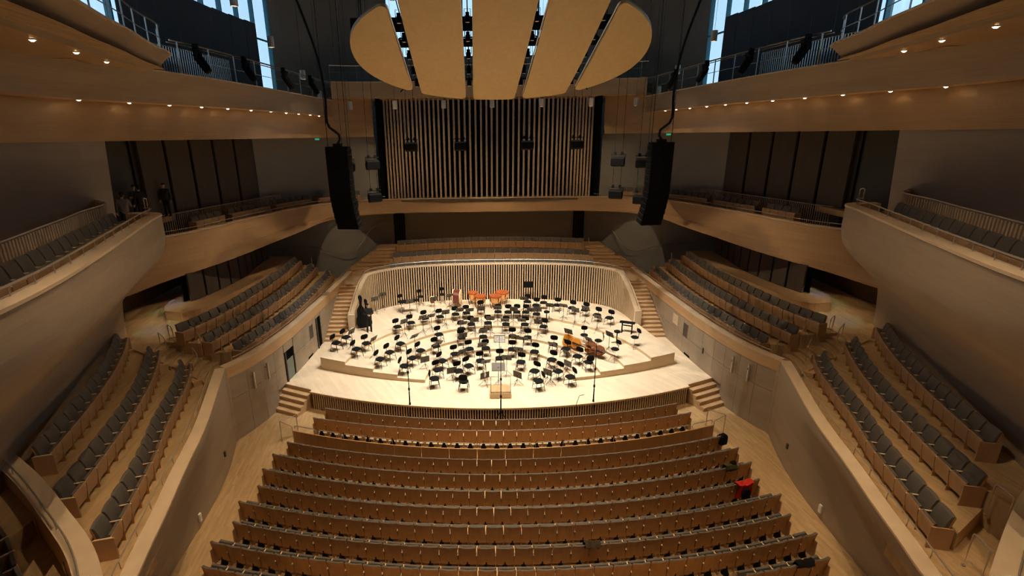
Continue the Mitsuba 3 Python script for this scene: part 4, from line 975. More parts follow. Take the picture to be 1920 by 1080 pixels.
for x, y, lb in ((6.78, 26.04, 'round black stool without back beside the piano bench'), (3.28, 29.43, 'round black stool without back on the third riser, right of the winds')):
    thing('round_stool', lb, 'stool', RST, mat4((x, y, tier_z(x, y))), 'round stools')
# music stands: the desk's sheet side looks at the player
def stand_parts(h, tilt=0.5, w=0.50, dh=0.34, mat='stand_grey'):
    dm = mat4((0, 0.0, h), 0, -(math.pi / 2 - tilt) + math.pi)
    P = [('desk', shape(join(xf(box((0, 0, 0), (w, dh, 0.012)), dm), xf(box((0, dh / 2 * -1, -0.03), (w, 0.012, 0.05)), dm)), mat)),
         ('pole', shape(tube([(0, 0, 0.12), (0, 0.0, h - 0.02)], 0.012, 5), 'black')),
         ('clamp', shape(box((0, 0.02, h - 0.03), (0.05, 0.05, 0.07)), 'black'))]
    for a in (0.52, 2.62, 4.71):
        P.append(('leg', shape(tube([(0, 0, 0.30), (0.13 * math.cos(a), 0.13 * math.sin(a), 0.16), (0.30 * math.cos(a), 0.30 * math.sin(a), 0.0)], 0.010, 5), 'black')))
    return P
STANDS = {}
ST_AT = [(-7.95, 25.48, -29), (-6.59, 24.65, -29), (-4.54, 25.65, -46), (-5.34, 27.38, -50), (-4.30, 27.87, -58), (-3.86, 28.41, -62), (-3.00, 28.88, -69), (-2.14, 29.10, -75), (-1.52, 29.37, -80), (-0.82, 29.44, -84), (0.21, 29.40, -91), (-1.91, 27.55, -74), (-1.22, 27.93, -80), (-0.29, 27.99, -88), (0.59, 27.95, -95),
         (-1.87, 25.97, -69), (-0.74, 26.40, -82), (-3.18, 25.0, -52), (-1.87, 24.11, -59), (-0.81, 24.84, -78), (-0.65, 22.99, -72), (-5.41, 30.53, -60), (-3.85, 30.86, -69), (-2.90, 31.83, -75), (-7.79, 31.14, -52), (-7.41, 31.92, -56),
         (1.98, 30.98, -102), (2.68, 29.2, -107), (3.50, 29.75, -113), (4.33, 29.45, -117), (4.97, 28.95, -122), (5.52, 28.60, -126), (6.08, 27.82, -132), (1.20, 29.26, -98), (2.24, 28.92, -106), (1.58, 27.91, -103), (2.51, 27.44, -111), (1.05, 25.85, -103), (1.50, 25.9, -106), (4.01, 25.9, -130), (2.96, 24.75, -130), (1.11, 24.49, -108), (0.42, 23.32, -100), (3.53, 23.67, -143), (2.54, 22.35, -152), (6.07, 25.0, -145), (4.85, 24.6, -144)]
lab = order_label(ST_AT, 'grey music stand')
for i, (x, y, h) in enumerate(ST_AT):
    hh = (1.02, 1.08, 0.97)[i % 3]; ti = (0.35, 0.5, 0.62)[(i * 7) % 3]
    if (hh, ti) not in STANDS: STANDS[hh, ti] = stand_parts(hh, ti)
    t_ = int(round(tier_z(x, y) / 0.17))
    thing('music_stand', lab[i], 'music stand', STANDS[hh, ti], mat4((x, y, tier_z(x, y)), math.radians(h + 90)), f'music stands on the {TIERN[t_]}')
# low folded stands at the front desks
LOW = stand_parts(0.55, 0.05)
for x, y, h, lb in ((-2.38, 22.9, 20, 'low music stand with its desk edge-on by the front desk chairs, left of the podium'), (-3.82, 23.88, 30, 'low music stand with its desk edge-on at the end of the lowest riser'), (-0.72, 22.3, 30, 'low music stand with desk edge-on, close to the podium'), (0.89, 22.33, -40, 'low music stand with desk edge-on, right of the podium'), (2.41, 22.55, -40, 'low music stand with desk edge-on behind the front chair, right of the podium'), (3.58, 23.5, -50, 'low music stand with desk edge-on at the right riser end')):
    thing('low_music_stand', lb, 'music stand', LOW, mat4((x, y, tier_z(x, y)), math.radians(h)), 'low music stands')
cd = thing('conductor_desk', 'wide grey conductor desk on a pole just beyond the podium', 'music stand', stand_parts(1.0, 0.95, 0.66, 0.46), mat4((-0.05, 22.3, 0), math.pi))
sh = thing('score_stand', 'music stand in the middle holding open white sheet music', 'music stand', stand_parts(1.28, 0.2, 0.62, 0.40), mat4((0.13, 25.15, 0), math.pi))
dmx = mat4((0.13, 25.15, 0), math.pi) @ mat4((0, 0, 1.28), 0, -(math.pi / 2 - 0.2) + math.pi)
def staves(p, n, uv):
    return mikit.mix((0.80, 0.79, 0.77), (0.45, 0.45, 0.46), mikit.smoothstep(0.62, 0.7, mikit.noise(p.x * 18, p.y * 18, p.z * 30)))
scene['mat_sheet'] = rough(staves, 0.8, 0.1)
for sx in (-1, 1):
    single('sheet_music', box((sx * 0.15, 0.0, -0.012), (0.28, 0.36, 0.006)), 'sheet', f'open white sheet music, {("left" if sx < 0 else "right")} page on the middle stand', 'sheet music', 'open score', m=mat4((0.13, 25.08, 0)) @ mat4((0, 0, 1.28), 0, math.pi / 2 - 0.2))
single('sheet_music', box((0, 0, 0.3), (0.012, 0.34, 0.26)), 'sheet', 'white sheet music leaning on the low stand close to the podium', 'sheet music', m=mat4((-0.82, 22.4, 0.4), 0.5, 0.5))
# podium with its back rail
pk = tag(key_for('podium'), 'pale wooden conductor podium with a thin black safety rail', 'podium')
part(pk, 'platform', shape(box((0, 21.42, 0.13), (1.0, 0.86, 0.26), 0.01), 'riser_wood'))
part(pk, 'top_board', shape(box((0, 21.42, 0.268), (0.92, 0.78, 0.02)), 'parquet'))
part(pk, 'rail', shape(tube([(-0.46, 21.02, 0.26), (-0.46, 21.02, 1.12), (0.46, 21.02, 1.12), (0.46, 21.02, 0.26)], 0.014, 5), 'black'))
part(pk, 'rail_bar', shape(tube([(-0.46, 21.02, 0.32), (0.46, 21.02, 0.32)], 0.012, 5), 'black'))
# timpani, bass drum, keyboard frame, hand drum, screen, bench
scene['mat_copper'] = rough((0.80, 0.42, 0.17), 0.3, 0.5, metallic=0.75)
scene['mat_cover'] = rough(mottled((0.42, 0.10, 0.025), (0.30, 0.07, 0.02), 8), 0.6, 0.3)
scene['mat_shell'] = rough(mottled((0.16, 0.035, 0.025), (0.10, 0.02, 0.018), 6), 0.35, 0.5)
scene['mat_cream'] = rough((0.72, 0.58, 0.34), 0.6, 0.3)
for x, y, r, lb in ((-1.36, 32.75, 0.33, 'copper kettledrum, leftmost of the timpani'), (-0.85, 31.95, 0.38, 'copper kettledrum with brown cover, second of the timpani from the left'), (0.16, 31.95, 0.40, 'copper kettledrum with brown cover, third of the timpani from the left'), (0.66, 32.75, 0.43, 'largest copper kettledrum with brown cover, rightmost of the timpani')):
    k = tag(key_for('kettledrum'), lb, 'timpani', 'timpani'); M_ = mat4((x, y, tier_z(x, y)))
    part(k, 'bowl', shape(lathe([(r, 0.84), (r, 0.72), (r * 0.93, 0.55), (r * 0.7, 0.38), (r * 0.3, 0.30), (0.03, 0.29)], 20), 'copper', 40), M_)
    part(k, 'cover', shape(lathe([(r * 1.06, 0.80), (r * 1.06, 0.88), (r * 0.95, 0.90), (0.02, 0.91)], 20), 'cover', 40), M_)
    for a in np.linspace(0, 2 * math.pi, 4, endpoint=False) + 0.5:
        part(k, 'leg', shape(tube([(r * 1.05 * math.cos(a), r * 1.05 * math.sin(a), 0.8), (r * 1.0 * math.cos(a), r * 1.0 * math.sin(a), 0.35), (r * 0.75 * math.cos(a), r * 0.75 * math.sin(a), 0.0)], 0.018, 5), 'black'), M_)
k = tag(key_for('bass_drum'), 'large dark red bass drum with cream hoops on a frame by the slatted wall', 'drum')
M_ = mat4((-2.42, 32.3, tier_z(-2.42, 32.3) + 0.72), -0.15) @ mat4((0, 0, 0), 0, 0, R=A([[0, 0, 1.0], [0, 1, 0], [-1, 0, 0]]))
part(k, 'shell', shape(lathe([(0.47, -0.26), (0.47, 0.26)], 28), 'shell', 40), M_)
for z_ in (-0.25, 0.25):
    part(k, 'hoop', shape(lathe([(0.46, z_ - 0.035), (0.505, z_ - 0.035), (0.505, z_ + 0.035), (0.46, z_ + 0.035)], 28), 'cream'), M_)
    part(k, 'drumhead', shape(lathe([(0.47, z_ * 1.1), (0.01, z_ * 1.1)], 28), 'cream'), M_)
for dy in (-0.3, 0.3):
    part(k, 'frame_leg', shape(tube([(-2.72, 32.3 + dy, 1.2), (-2.6, 32.3 + dy * 1.4, 0.68), (-2.2, 32.3 + dy * 1.4, 0.68), (-2.12, 32.3 + dy, 1.2)], 0.02, 5), 'chrome'))
k = tag(key_for('hand_drum'), 'small brown drum on a tripod near the slatted wall', 'drum')
part(k, 'shell', shape(lathe([(0.16, 0.75), (0.17, 0.6), (0.13, 0.35), (0.02, 0.33)], 16), 'shell', 40), mat4((-4.1, 32.2, 0.68)))
part(k, 'drumhead', shape(lathe([(0.165, 0.75), (0.15, 0.765), (0.01, 0.765)], 16), 'cream'), mat4((-4.1, 32.2, 0.68)))
for a in (0.3, 2.4, 4.5):
    part(k, 'leg', shape(tube([(0.05 * math.cos(a), 0.05 * math.sin(a), 0.4), (0.25 * math.cos(a), 0.25 * math.sin(a), 0.0)], 0.012, 5), 'cream'), mat4((-4.1, 32.2, 0.68)))
k = tag(key_for('keyboard_percussion'), 'black covered keyboard percussion on a thin folding frame', 'vibraphone')
M_ = mat4((-5.55, 31.2, 0.68), 0.32)
part(k, 'cover', shape(hull([(x_, y_, z_) for x_, w_ in ((-0.62, 0.3), (0.62, 0.16)) for y_ in (-w_, w_) for z_ in (0.8, 0.86)]), 'pad_black'), M_)
for x_ in (-0.5, 0.5):
    part(k, 'leg_frame', shape(join(tube([(x_, -0.22, 0.8), (x_, 0.22, 0.05)], 0.014, 5), tube([(x_, 0.22, 0.8), (x_, -0.22, 0.05)], 0.014, 5)), 'chrome'), M_)
part(k, 'brace', shape(tube([(-0.5, 0, 0.42), (0.5, 0, 0.42)], 0.012, 5), 'chrome'), M_)
k = tag(key_for('monitor'), 'black rectangular screen on a stand before the slatted wall', 'screen')
part(k, 'screen', shape(box((2.5, 33.0, 1.98), (0.62, 0.05, 0.44), 0.01), 'black'))
part(k, 'pole', shape(tube([(2.5, 33.03, 0.7), (2.5, 33.03, 1.8)], 0.02, 5), 'black'))
part(k, 'base', shape(box((2.5, 33.03, 0.695), (0.4, 0.3, 0.03)), 'black'))
k = tag(key_for('piano_bench'), 'narrow black adjustable bench on two T-shaped legs', 'bench')
M_ = mat4((7.71, 27.3, tier_z(7.71, 27.3)), -0.42)
part(k, 'seat', shape(box((0, 0, 0.62), (0.86, 0.30, 0.07), 0.02), 'pad_black'), M_)
for x_ in (-0.28, 0.28):
    part(k, 'leg', shape(join(box((x_, 0, 0.31), (0.06, 0.08, 0.56)), box((x_, 0, 0.02), (0.07, 0.42, 0.04))), 'black'), M_)
part(k, 'crossbar', shape(box((0, 0, 0.42), (0.56, 0.05, 0.05)), 'black'), M_)
# two double basses lying on their sides
scene['mat_varnish_gold'] = rough(mottled((0.62, 0.25, 0.03), (0.45, 0.15, 0.02), 7), 0.22, 0.5, clearcoat=0.6)
scene['mat_varnish_dark'] = rough(mottled((0.22, 0.075, 0.025), (0.13, 0.04, 0.016), 7), 0.22, 0.5, clearcoat=0.6)
half = [(0, 0.0), (0.16, 0.005), (0.29, 0.06), (0.345, 0.2), (0.32, 0.36), (0.235, 0.47), (0.19, 0.56), (0.195, 0.66), (0.245, 0.75), (0.262, 0.86), (0.22, 0.97), (0.12, 1.07), (0.045, 1.13), (0, 1.14)]
hs_ = spl([(x_, y_, 0) for x_, y_ in half], 40)[:, :2]; hs_[:, 0] = np.maximum(hs_[:, 0], 0)
outl = np.vstack([hs_, (hs_ * A([-1, 1]))[::-1][1:-1]])
def bass_body():
    p = Polygon(outl).buffer(0)
    lay = []
    for z_, d in ((0.0, -0.05), (0.02, -0.012), (0.03, 0.0), (0.2, 0.0), (0.21, -0.012), (0.235, -0.06)):
        lay.append((z_, d))
    v, f = extrude(p, 0.21); m1 = (v, f)
    v2, f2 = extrude(p.buffer(-0.07), 0.255); v2 = v2 - A([0, 0, 0.022])
    v3, f3 = extrude(p.buffer(0.012), 0.016); 
    return join(m1, (v2, f2), (v3 - A([0, 0, 0.003]), f3), (v3 + A([0, 0, 0.197]), f3))
body_ = bass_body()
for (x0, y0), (x1, y1), mt, lb, lean in (((3.95, 26.35), (5.1, 24.95), 'varnish_gold', 'golden brown double bass lying on its side on the riser', 0.35), ((5.0, 25.3), (6.25, 23.85), 'varnish_dark', 'dark brown double bass lying on its side, nearer the riser end', 0.55)):
    k = tag(key_for('double_bass'), lb, 'double bass', 'double basses')
    d = A([x1 - x0, y1 - y0, 0]); d /= np.linalg.norm(d)
    side = A([d[1], -d[0], 0]); side = side if side[1] < 0 else -side       # towards the stalls
    f_ = side * math.cos(lean) + A([0, 0, math.sin(lean)])                   # the front looks this way
    w_ = np.cross(d, f_)
    M_ = np.eye(4); M_[:3, 0], M_[:3, 1], M_[:3, 2] = w_, d, f_
    zz = tier_z((x0 + x1) / 2, (y0 + y1) / 2)
    M_[:3, 3] = (x0, y0, zz + 0.36)
    part(k, 'body', shape(body_, mt, 30), M_)
    part(k, 'neck', shape(join(box((0, 1.36, 0.21), (0.05, 0.5, 0.045)), hull([(sx * 0.02, 1.6, 0.19) for sx in (-1, 1)] + [(sx * 0.035, y_, z_) for sx in (-1, 1) for y_, z_ in ((1.62, 0.23), (1.78, 0.2), (1.84, 0.12), (1.76, 0.08))])), mt), M_)
    part(k, 'fingerboard', shape(hull([(sx * w2, y_, z_) for sx in (-1, 1) for w2, y_ in ((0.045, 0.72), (0.025, 1.58)) for z_ in (0.26, 0.29)]), 'black'), M_)
    part(k, 'tailpiece', shape(hull([(sx * w2, y_, z_) for sx in (-1, 1) for w2, y_ in ((0.03, 0.1), (0.055, 0.36)) for z_ in (0.27, 0.30)]), 'black'), M_)
    part(k, 'bridge', shape(hull([(sx * 0.08, 0.52, 0.235) for sx in (-1, 1)] + [(sx * 0.05, 0.52, 0.34) for sx in (-1, 1)] + [(sx * 0.05, 0.535, 0.3) for sx in (-1, 1)]), 'cream'), M_)
    for j in range(4):
        part(k, 'string', shape(tube([((j - 1.5) * 0.016, 0.34, 0.305), ((j - 1.5) * 0.022, 0.525, 0.345), ((j - 1.5) * 0.010, 1.6, 0.30)], 0.003, 4), 'chrome'), M_)
    for sx in (-1, 1):
        part(k, 'sound_hole', shape(tube([(sx * 0.10, 0.42, 0.236), (sx * 0.12, 0.5, 0.236), (sx * 0.13, 0.56, 0.236), (sx * 0.12, 0.64, 0.236)], 0.008, 4), 'void'), M_)
    part(k, 'end_pin', shape(tube([(0, -0.18, 0.1), (0, 0.02, 0.1)], 0.012, 5), 'chrome'), M_)
# tall microphone stands before the stage, cases on the floor
for x, y, hgt, lb in ((-4.22, 21.0 - 0.45, 3.9, 'tall black microphone stand before the stage, leftmost of three'), (-0.05, 19.75, 4.15, 'tall black microphone stand before the podium, middle of three'), (4.28, 20.6, 3.9, 'tall black microphone stand before the stage, rightmost of three')):
    k = tag(key_for('tall_stand'), lb, 'microphone stand', 'tall microphone stands'); M_ = mat4((x, y, -0.95))
    part(k, 'pole', shape(tube([(0, 0, 0.3), (0, 0, 1.6), (0, 0, 1.62), (0, 0, hgt)], [0.03, 0.028, 0.02, 0.014], 6), 'black'), M_)
    for z_ in (1.0, 1.75, 2.6):
        part(k, 'collar', shape(lathe([(0.045, z_ - 0.05), (0.045, z_ + 0.05)], 8), 'black'), M_)
    for a in (0.5, 2.6, 4.7):
        part(k, 'leg', shape(tube([(0, 0, 1.02), (0.55 * math.cos(a), 0.55 * math.sin(a), 0.02)], 0.018, 5), 'black'), M_)
        part(k, 'leg_brace', shape(tube([(0, 0, 0.45), (0.30 * math.cos(a), 0.30 * math.sin(a), 0.47)], 0.012, 5), 'black'), M_)
single('equipment_case', join(box((1.98, 19.95, -0.77), (0.46, 0.3, 0.36), 0.02), box((1.98, 19.95, -0.57), (0.2, 0.03, 0.03))), 'black', 'small black equipment case on the floor before the slatted stage front', 'case')
scene['mat_yellow'] = rough((0.75, 0.55, 0.12), 0.6, 0.3)
single('yellow_box', box((2.33, 19.9, -0.85), (0.2, 0.16, 0.2), 0.01), 'yellow', 'small yellow box beside the black case before the stage', 'box')
k = tag(key_for('desk_microphone'), 'thin bent microphone stand rising before the stage front', 'microphone')
part(k, 'stem', shape(tube([(3.35, 19.9, -0.95), (3.35, 19.9, 0.3), (3.5, 20.05, 0.62), (3.75, 20.1, 0.65)], 0.012, 5), 'black'))
part(k, 'base', shape(lathe([(0.1, 0.0), (0.1, 0.02), (0.02, 0.03)], 12), 'black'), mat4((3.35, 19.9, -0.95)))
# instrument case leaning at the wall end
k = tag(key_for('bass_case'), 'tall black soft instrument case standing against the end of the slatted wall', 'instrument case')
cc = [(0, 0.0), (0.2, 0.02), (0.31, 0.2), (0.31, 0.45), (0.24, 0.68), (0.25, 0.95), (0.2, 1.15), (0.1, 1.3), (0.085, 1.75), (0.1, 1.9), (0.06, 1.98), (0, 2.0)]
c_ = spl([(x_, y_, 0) for x_, y_ in cc], 40)[:, :2]; c_[:, 0] = np.maximum(c_[:, 0], 0)
v, f = extrude(Polygon(np.vstack([c_, (c_ * A([-1, 1]))[::-1][1:-1]])).buffer(0), 0.34)
M_ = mat4((-8.12, 28.72, 0.68), 0.35, math.pi / 2 - 0.06)
part(k, 'bag', shape((v - A([0, 0, 0.17]), f), 'pad_black', 30), M_)
part(k, 'second_bag', shape(xf((v - A([0, 0, 0.17]), f), mat4((0.32, -0.02, -0.1), 0, 0, 0.86)), 'pad_black', 30), M_)
part(k, 'strap', shape(tube([(-0.1, 1.2, 0.18), (-0.05, 0.9, 0.22), (-0.12, 0.5, 0.19)], 0.015, 5), 'black'), M_)
# hoop handrails on the terraces, glass gates at the barrier ends
def hoop(pa, pb, z, h, lb, zb=None):
    a, b = A([*pa, z]), A([*pb, z if zb is None else zb]); e = A([0, 0, h])
    d = (b - a) * 0.12
    k = tag(key_for('hoop_handrail'), lb, 'handrail', 'steel hoop handrails')
    part(k, 'hoop', shape(tube([a, a + e * 0.94, a + e * 0.985 + d * 0.3, a + e + d, b + e - d, b + e * 0.985 - d * 0.3, b + e * 0.94, b], 0.022, 6), 'steel'))
    for q in (a, b):
        part(k, 'foot_plate', shape(lathe([(0.045, 0), (0.045, 0.012)], 10), 'steel'), mat4(q))
for nm, s in SIDES:
    X = lambda p: (-s * p[0], p[1]) if s > 0 else p
    for pa, pb, z, h, lb, zb in (((-15.1, 20.5), (-14.4, 19.8), 2.78, 1.0, 'upper', 2.78), ((-13.5, 20.1), (-12.85, 19.3), 2.25, 1.0, 'lower', 2.25), ((-14.8, 20.75), (-14.4, 20.4), 3.0, 1.05, 'innermost upper', 3.0), ((-13.65, 20.75), (-13.25, 20.4), 2.6, 1.05, 'innermost lower', 2.6), ((-12.5, 20.75), (-12.3, 20.5), 2.06, 0.85, 'small', 2.06), ((-10.35, 9.3), (-10.25, 8.8), 2.06, 0.92, 'lower near', 2.06), ((-11.75, 10.35), (-11.7, 9.85), 2.56, 0.92, 'upper near', 2.56)):
        hoop(X(pa), X(pb), z, h, f'{lb} steel hoop handrail at the curved steps {nm} of the stage' if 'near' not in lb else f'{lb} steel hoop handrail behind the {nm} seats beside the stalls wall', zb)
    for pa, pb, z, lb in (((-12.0, 34.6), (-11.8, 34.0), 2.3, 'nearer the stage'), ((-12.9, 34.9), (-12.7, 34.3), 2.7, 'nearer the gallery')):
        hoop(X(pa), X(pb), z, 0.95, f'thin steel hoop handrail at the back of the {nm} terrace, {lb}')
    for i, (x, y, z) in enumerate(((7.42, 33.6, 2.36), (7.42, 35.0, 2.86), (7.35, 36.8, 3.36))):
        k = tag(key_for('row_end_rail'), f'short steel rail at the {nm} end of the {("front", "middle", "back")[i]} choir row', 'handrail', 'choir row end rails')
        part(k, 'post', shape(tube([(s * x, y, z), (s * x, y, z + 1.0), (s * x, y + 0.15, z + 1.05)], 0.022, 5), 'steel'))
    k = tag(key_for('glass_gate'), f'low glass gate with steel frame at the {nm} end of the stalls barrier', 'glass gate')
    q = [A([s * 9.05, 18.75, -0.95]), A([s * 9.2, 19.7, -0.95]), A([s * 9.75, 19.2, -0.95])]
    for p in q:
        part(k, 'post', shape(tube([p, p + A([0, 0, 1.0])], 0.02, 5), 'steel'))
    part(k, 'top_rail', shape(tube([q[1] + A([0, 0, 1.0]), q[2] + A([0, 0, 1.0]), q[0] + A([0, 0, 1.0])], 0.015, 5), 'steel'))
    part(k, 'pane', shape(loft([[q[1] + A([0, 0, 0.08]), q[2] + A([0, 0, 0.08]), q[0] + A([0, 0, 0.08])], [q[1] + A([0, 0, 0.95]), q[2] + A([0, 0, 0.95]), q[0] + A([0, 0, 0.95])]]), 'glass'))
    for j, y in enumerate((17.9, 19.6)):
        lk = thing('wall_light_tube', f'upright grey tube light on the {nm} stage wall, {("nearer the stalls", "nearer the stage")[j]}', 'wall light',
                   [('tube', shape(lathe([(0.055, -0.42), (0.06, -0.40), (0.06, 0.40), (0.055, 0.42)], 12), 'brushed')), ('bracket', shape(box((-0.06, 0, 0.2), (0.12, 0.05, 0.06)), 'brushed'))], mat4((s * -(yx(PA, 20.4 + 0.9 * j) + 0.14), 20.4 + 0.9 * j, 1.45)), f'tube lights on the {nm} stage wall')
# exit signs under the upper gallery
scene['mat_sign_green'] = {**rough((0.05, 0.45, 0.30), 0.5, 0.2)}
for p, lb in (((-12.0, 36.2, 11.75), 'small green exit sign by the concrete wall left of the organ'), ((-15.7, 19.9, 11.6), 'small green exit sign at the end of the left box wall'), ((12.0, 35.2, 11.75), 'small green exit sign by the concrete wall right of the organ'), ((15.7, 19.9, 11.6), 'small green exit sign at the end of the right box wall')):
    k = tag(key_for('exit_sign'), lb, 'exit sign', 'exit signs')
    sg = {**mikit.ply(box(p, (0.30, 0.03, 0.13)), 'mat_sign_green'), 'emitter': {'type': 'area', 'radiance': {'type': 'rgb', 'value': [0.02, 0.25, 0.16]}, 'sampling_weight': 0.1}}
    part(k, 'panel', sg); part(k, 'hanger', shape(box((p[0], p[1], p[2] + 0.12), (0.02, 0.02, 0.14)), 'black'))
# things left on the stalls seats
def row_at(r, x):
    hw, sg, yc = HW[r], SAG[r], YC[r]; R = (hw * hw + sg * sg) / (2 * sg); return yc + R - math.sqrt(R * R - x * x)
scene['mat_red'] = rough(mottled((0.60, 0.035, 0.02), (0.42, 0.02, 0.015), 12), 0.8, 0.2)
scene['mat_olive'] = rough(mottled((0.07, 0.075, 0.02), (0.02, 0.025, 0.012), 14), 0.85, 0.2)
scene['mat_coat'] = rough(mottled((0.05, 0.035, 0.018), (0.025, 0.018, 0.012), 10), 0.85, 0.2)
def cloth(w, zt, drop_back, drop_front, seed, lift=0.05):
    """a garment draped over a seat back: over the top edge, down the back and the front"""
    r_ = np.random.default_rng(seed); nx = 16
    prof = [(-0.06 - 0.10 * k_ / 6 - 0.02, zt - drop_back * (1 - k_ / 6)) for k_ in range(7)] + [(-0.10, zt + lift), (-0.02, zt + lift)] + [(0.02, zt - drop_front * k_ / 5) for k_ in range(1, 6)]
    ph, am = r_.uniform(0, 6, 3), r_.uniform(0.5, 1, 3)
    rows = []
    for j, (y, z) in enumerate(prof):
        xs = np.linspace(-w / 2, w / 2, nx) * (1 + 0.12 * math.sin(j * 0.9 + ph[0]))
        wob = 0.018 * (am[0] * np.sin(xs * 21 + ph[1] + j * 0.3) + am[1] * np.sin(xs * 37 + ph[2]))
        edge = (z - zt < -0.05) * 0.10 * np.sin(xs * 9 + ph[0])
        rows.append(np.column_stack([xs, y + wob - 0.03 * (y < -0.03), z + 0.02 * np.sin(xs * 13 + ph[2]) + edge * (abs(z - zt) > 0.3)]))
    v, f = loft(rows); n = len(v)
    back = v + A([0, 0.028, -0.012])
    return join((v, f), (back, f[:, ::-1]))
x = 8.45; thing('backpack', 'black backpack standing at the aisle end of the third stalls row', 'backpack',
    [('bag', shape(hull([(sx * 0.16 * k_, sy * 0.11 * k_, z_) for z_, k_ in ((0.0, 0.9), (0.1, 1.0), (0.36, 0.95), (0.46, 0.6)) for sx in (-1, 1) for sy in (-1, 1)]), 'pad_black')), ('pocket', shape(box((0, -0.12, 0.14), (0.22, 0.06, 0.18), 0.02), 'black')),
     ('strap', shape(join(tube([(-0.08, 0.1, 0.42), (-0.1, 0.2, 0.3), (-0.1, 0.12, 0.06)], 0.018, 5), tube([(0.08, 0.1, 0.42), (0.1, 0.2, 0.3), (0.1, 0.12, 0.06)], 0.018, 5)), 'black'))], mat4((8.98, row_at(2, 8.6) + 0.12, -0.42), 0.4))
def drape(name, r, x, w, back, front, mat, lb, cat, seed, lift=0.05):
    a = math.asin(x / ((HW[r] ** 2 + SAG[r] ** 2) / (2 * SAG[r])))
    k = tag(key_for(name), lb, cat)
    part(k, 'body', shape(cloth(w, 0.94, back, front, seed, lift), mat, 50), mat4((x, row_at(r, x) + 0.06, -0.95), a))
    return k, mat4((x, row_at(r, x) + 0.06, -0.95), a)
k, M_ = drape('red_jacket', 5, 8.32, 0.62, 0.52, 0.2, 'red', 'bright red jacket with black lining hung over a seat back near the aisle', 'jacket', 3)
part(k, 'lining', shape(hull([(sx * w_, -0.27 + dy, z_) for sx in (-1, 1) for w_, z_ in ((0.09, 0.78), (0.17, 0.62), (0.15, 0.42)) for dy in (0, 0.07)]), 'pad_black'), M_)
k, M_ = drape('green_jacket', 4, 8.25, 0.5, 0.16, 0.18, 'olive', 'dark green and black jacket heaped on a seat back near the aisle', 'jacket', 5, 0.12)
part(k, 'hood', shape(hull([(0.16 + 0.13 * math.cos(a) * c_, -0.04 + 0.1 * math.sin(a) * c_, 1.0 + 0.14 * h_) for a in np.linspace(0, 6.28, 9) for c_, h_ in ((1, 0), (0.8, 0.8), (0.3, 1.1))]), 'pad_black', 40), M_)
drape('brown_coat', 7, 2.35, 0.52, 0.10, 0.25, 'coat', 'dark brown coat laid over a seat back in the middle of the eighth row', 'coat', 9, 0.10)
k, M_ = drape('black_coat', 9, 8.25, 0.5, 0.05, 0.35, 'pad_black', 'black coat heaped over a seat back at the right aisle in the nearest row', 'coat', 11, 0.10)
# ---------------------------------------------------------------- people
def ball(c, r): return m3.Manifold.sphere(r, 16).translate([float(v) for v in c])
def limb(a, ra, b, rb): return m3.Manifold.batch_hull([ball(a, ra), ball(b, rb)])
def flesh(parts_, edge=0.03, smooth=6):
    m = parts_[0]
    for p in parts_[1:]: m = m + p
    m = m.refine_to_length(edge).to_mesh()
    t = trimesh.Trimesh(A(m.vert_properties)[:, :3], A(m.tri_verts), process=True)
    trimesh.smoothing.filter_taubin(t, 0.5, 0.53, iterations=smooth)
    return A(t.vertices), A(t.faces)
for nm_, c_ in (('skin', (0.52, 0.32, 0.22)), ('hair', (0.015, 0.012, 0.01)), ('cloth_black', (0.014, 0.014, 0.016)), ('cloth_dark', (0.03, 0.03, 0.034)), ('cloth_white', (0.17, 0.165, 0.155)), ('cloth_grey', (0.07, 0.068, 0.066)), ('shoe', (0.01, 0.01, 0.01)), ('eye', (0.02, 0.015, 0.012)), ('lip', (0.36, 0.15, 0.12))):
    scene['mat_' + nm_] = rough(c_, 0.7, 0.25)
def hand(w, d, side):
    """a relaxed hand at wrist w pointing along d: palm, four unequal curled fingers, thumb off the side"""
    d = A(d, float); d /= np.linalg.norm(d); s_ = np.cross(d, [0, 1, 0.2]) * side; s_ /= np.linalg.norm(s_); n_ = np.cross(d, s_)
    w = A(w, float); out = [limb(w, 0.026, w + d * 0.04, 0.027), m3.Manifold.batch_hull([ball(w + d * 0.03 + s_ * q, 0.016) for q in (-0.02, 0.02)] + [ball(w + d * 0.095 + s_ * q, 0.014) for q in (-0.032, 0.032)])]
    for q, l in ((-0.033, 0.062), (-0.011, 0.076), (0.011, 0.08), (0.033, 0.070)):
        b = w + d * 0.095 + s_ * q; k1 = b + d * l * 0.5 + n_ * 0.008; k2 = k1 + d * l * 0.42 + n_ * 0.022
        out += [limb(b, 0.0095, k1, 0.009), limb(k1, 0.009, k2, 0.008)]
    t0 = w + d * 0.035 + s_ * 0.03; t1 = t0 + s_ * 0.026 + d * 0.03; out += [limb(t0, 0.013, t1, 0.011), limb(t1, 0.011, t1 + d * 0.03 + n_ * 0.012, 0.009)]
    return out
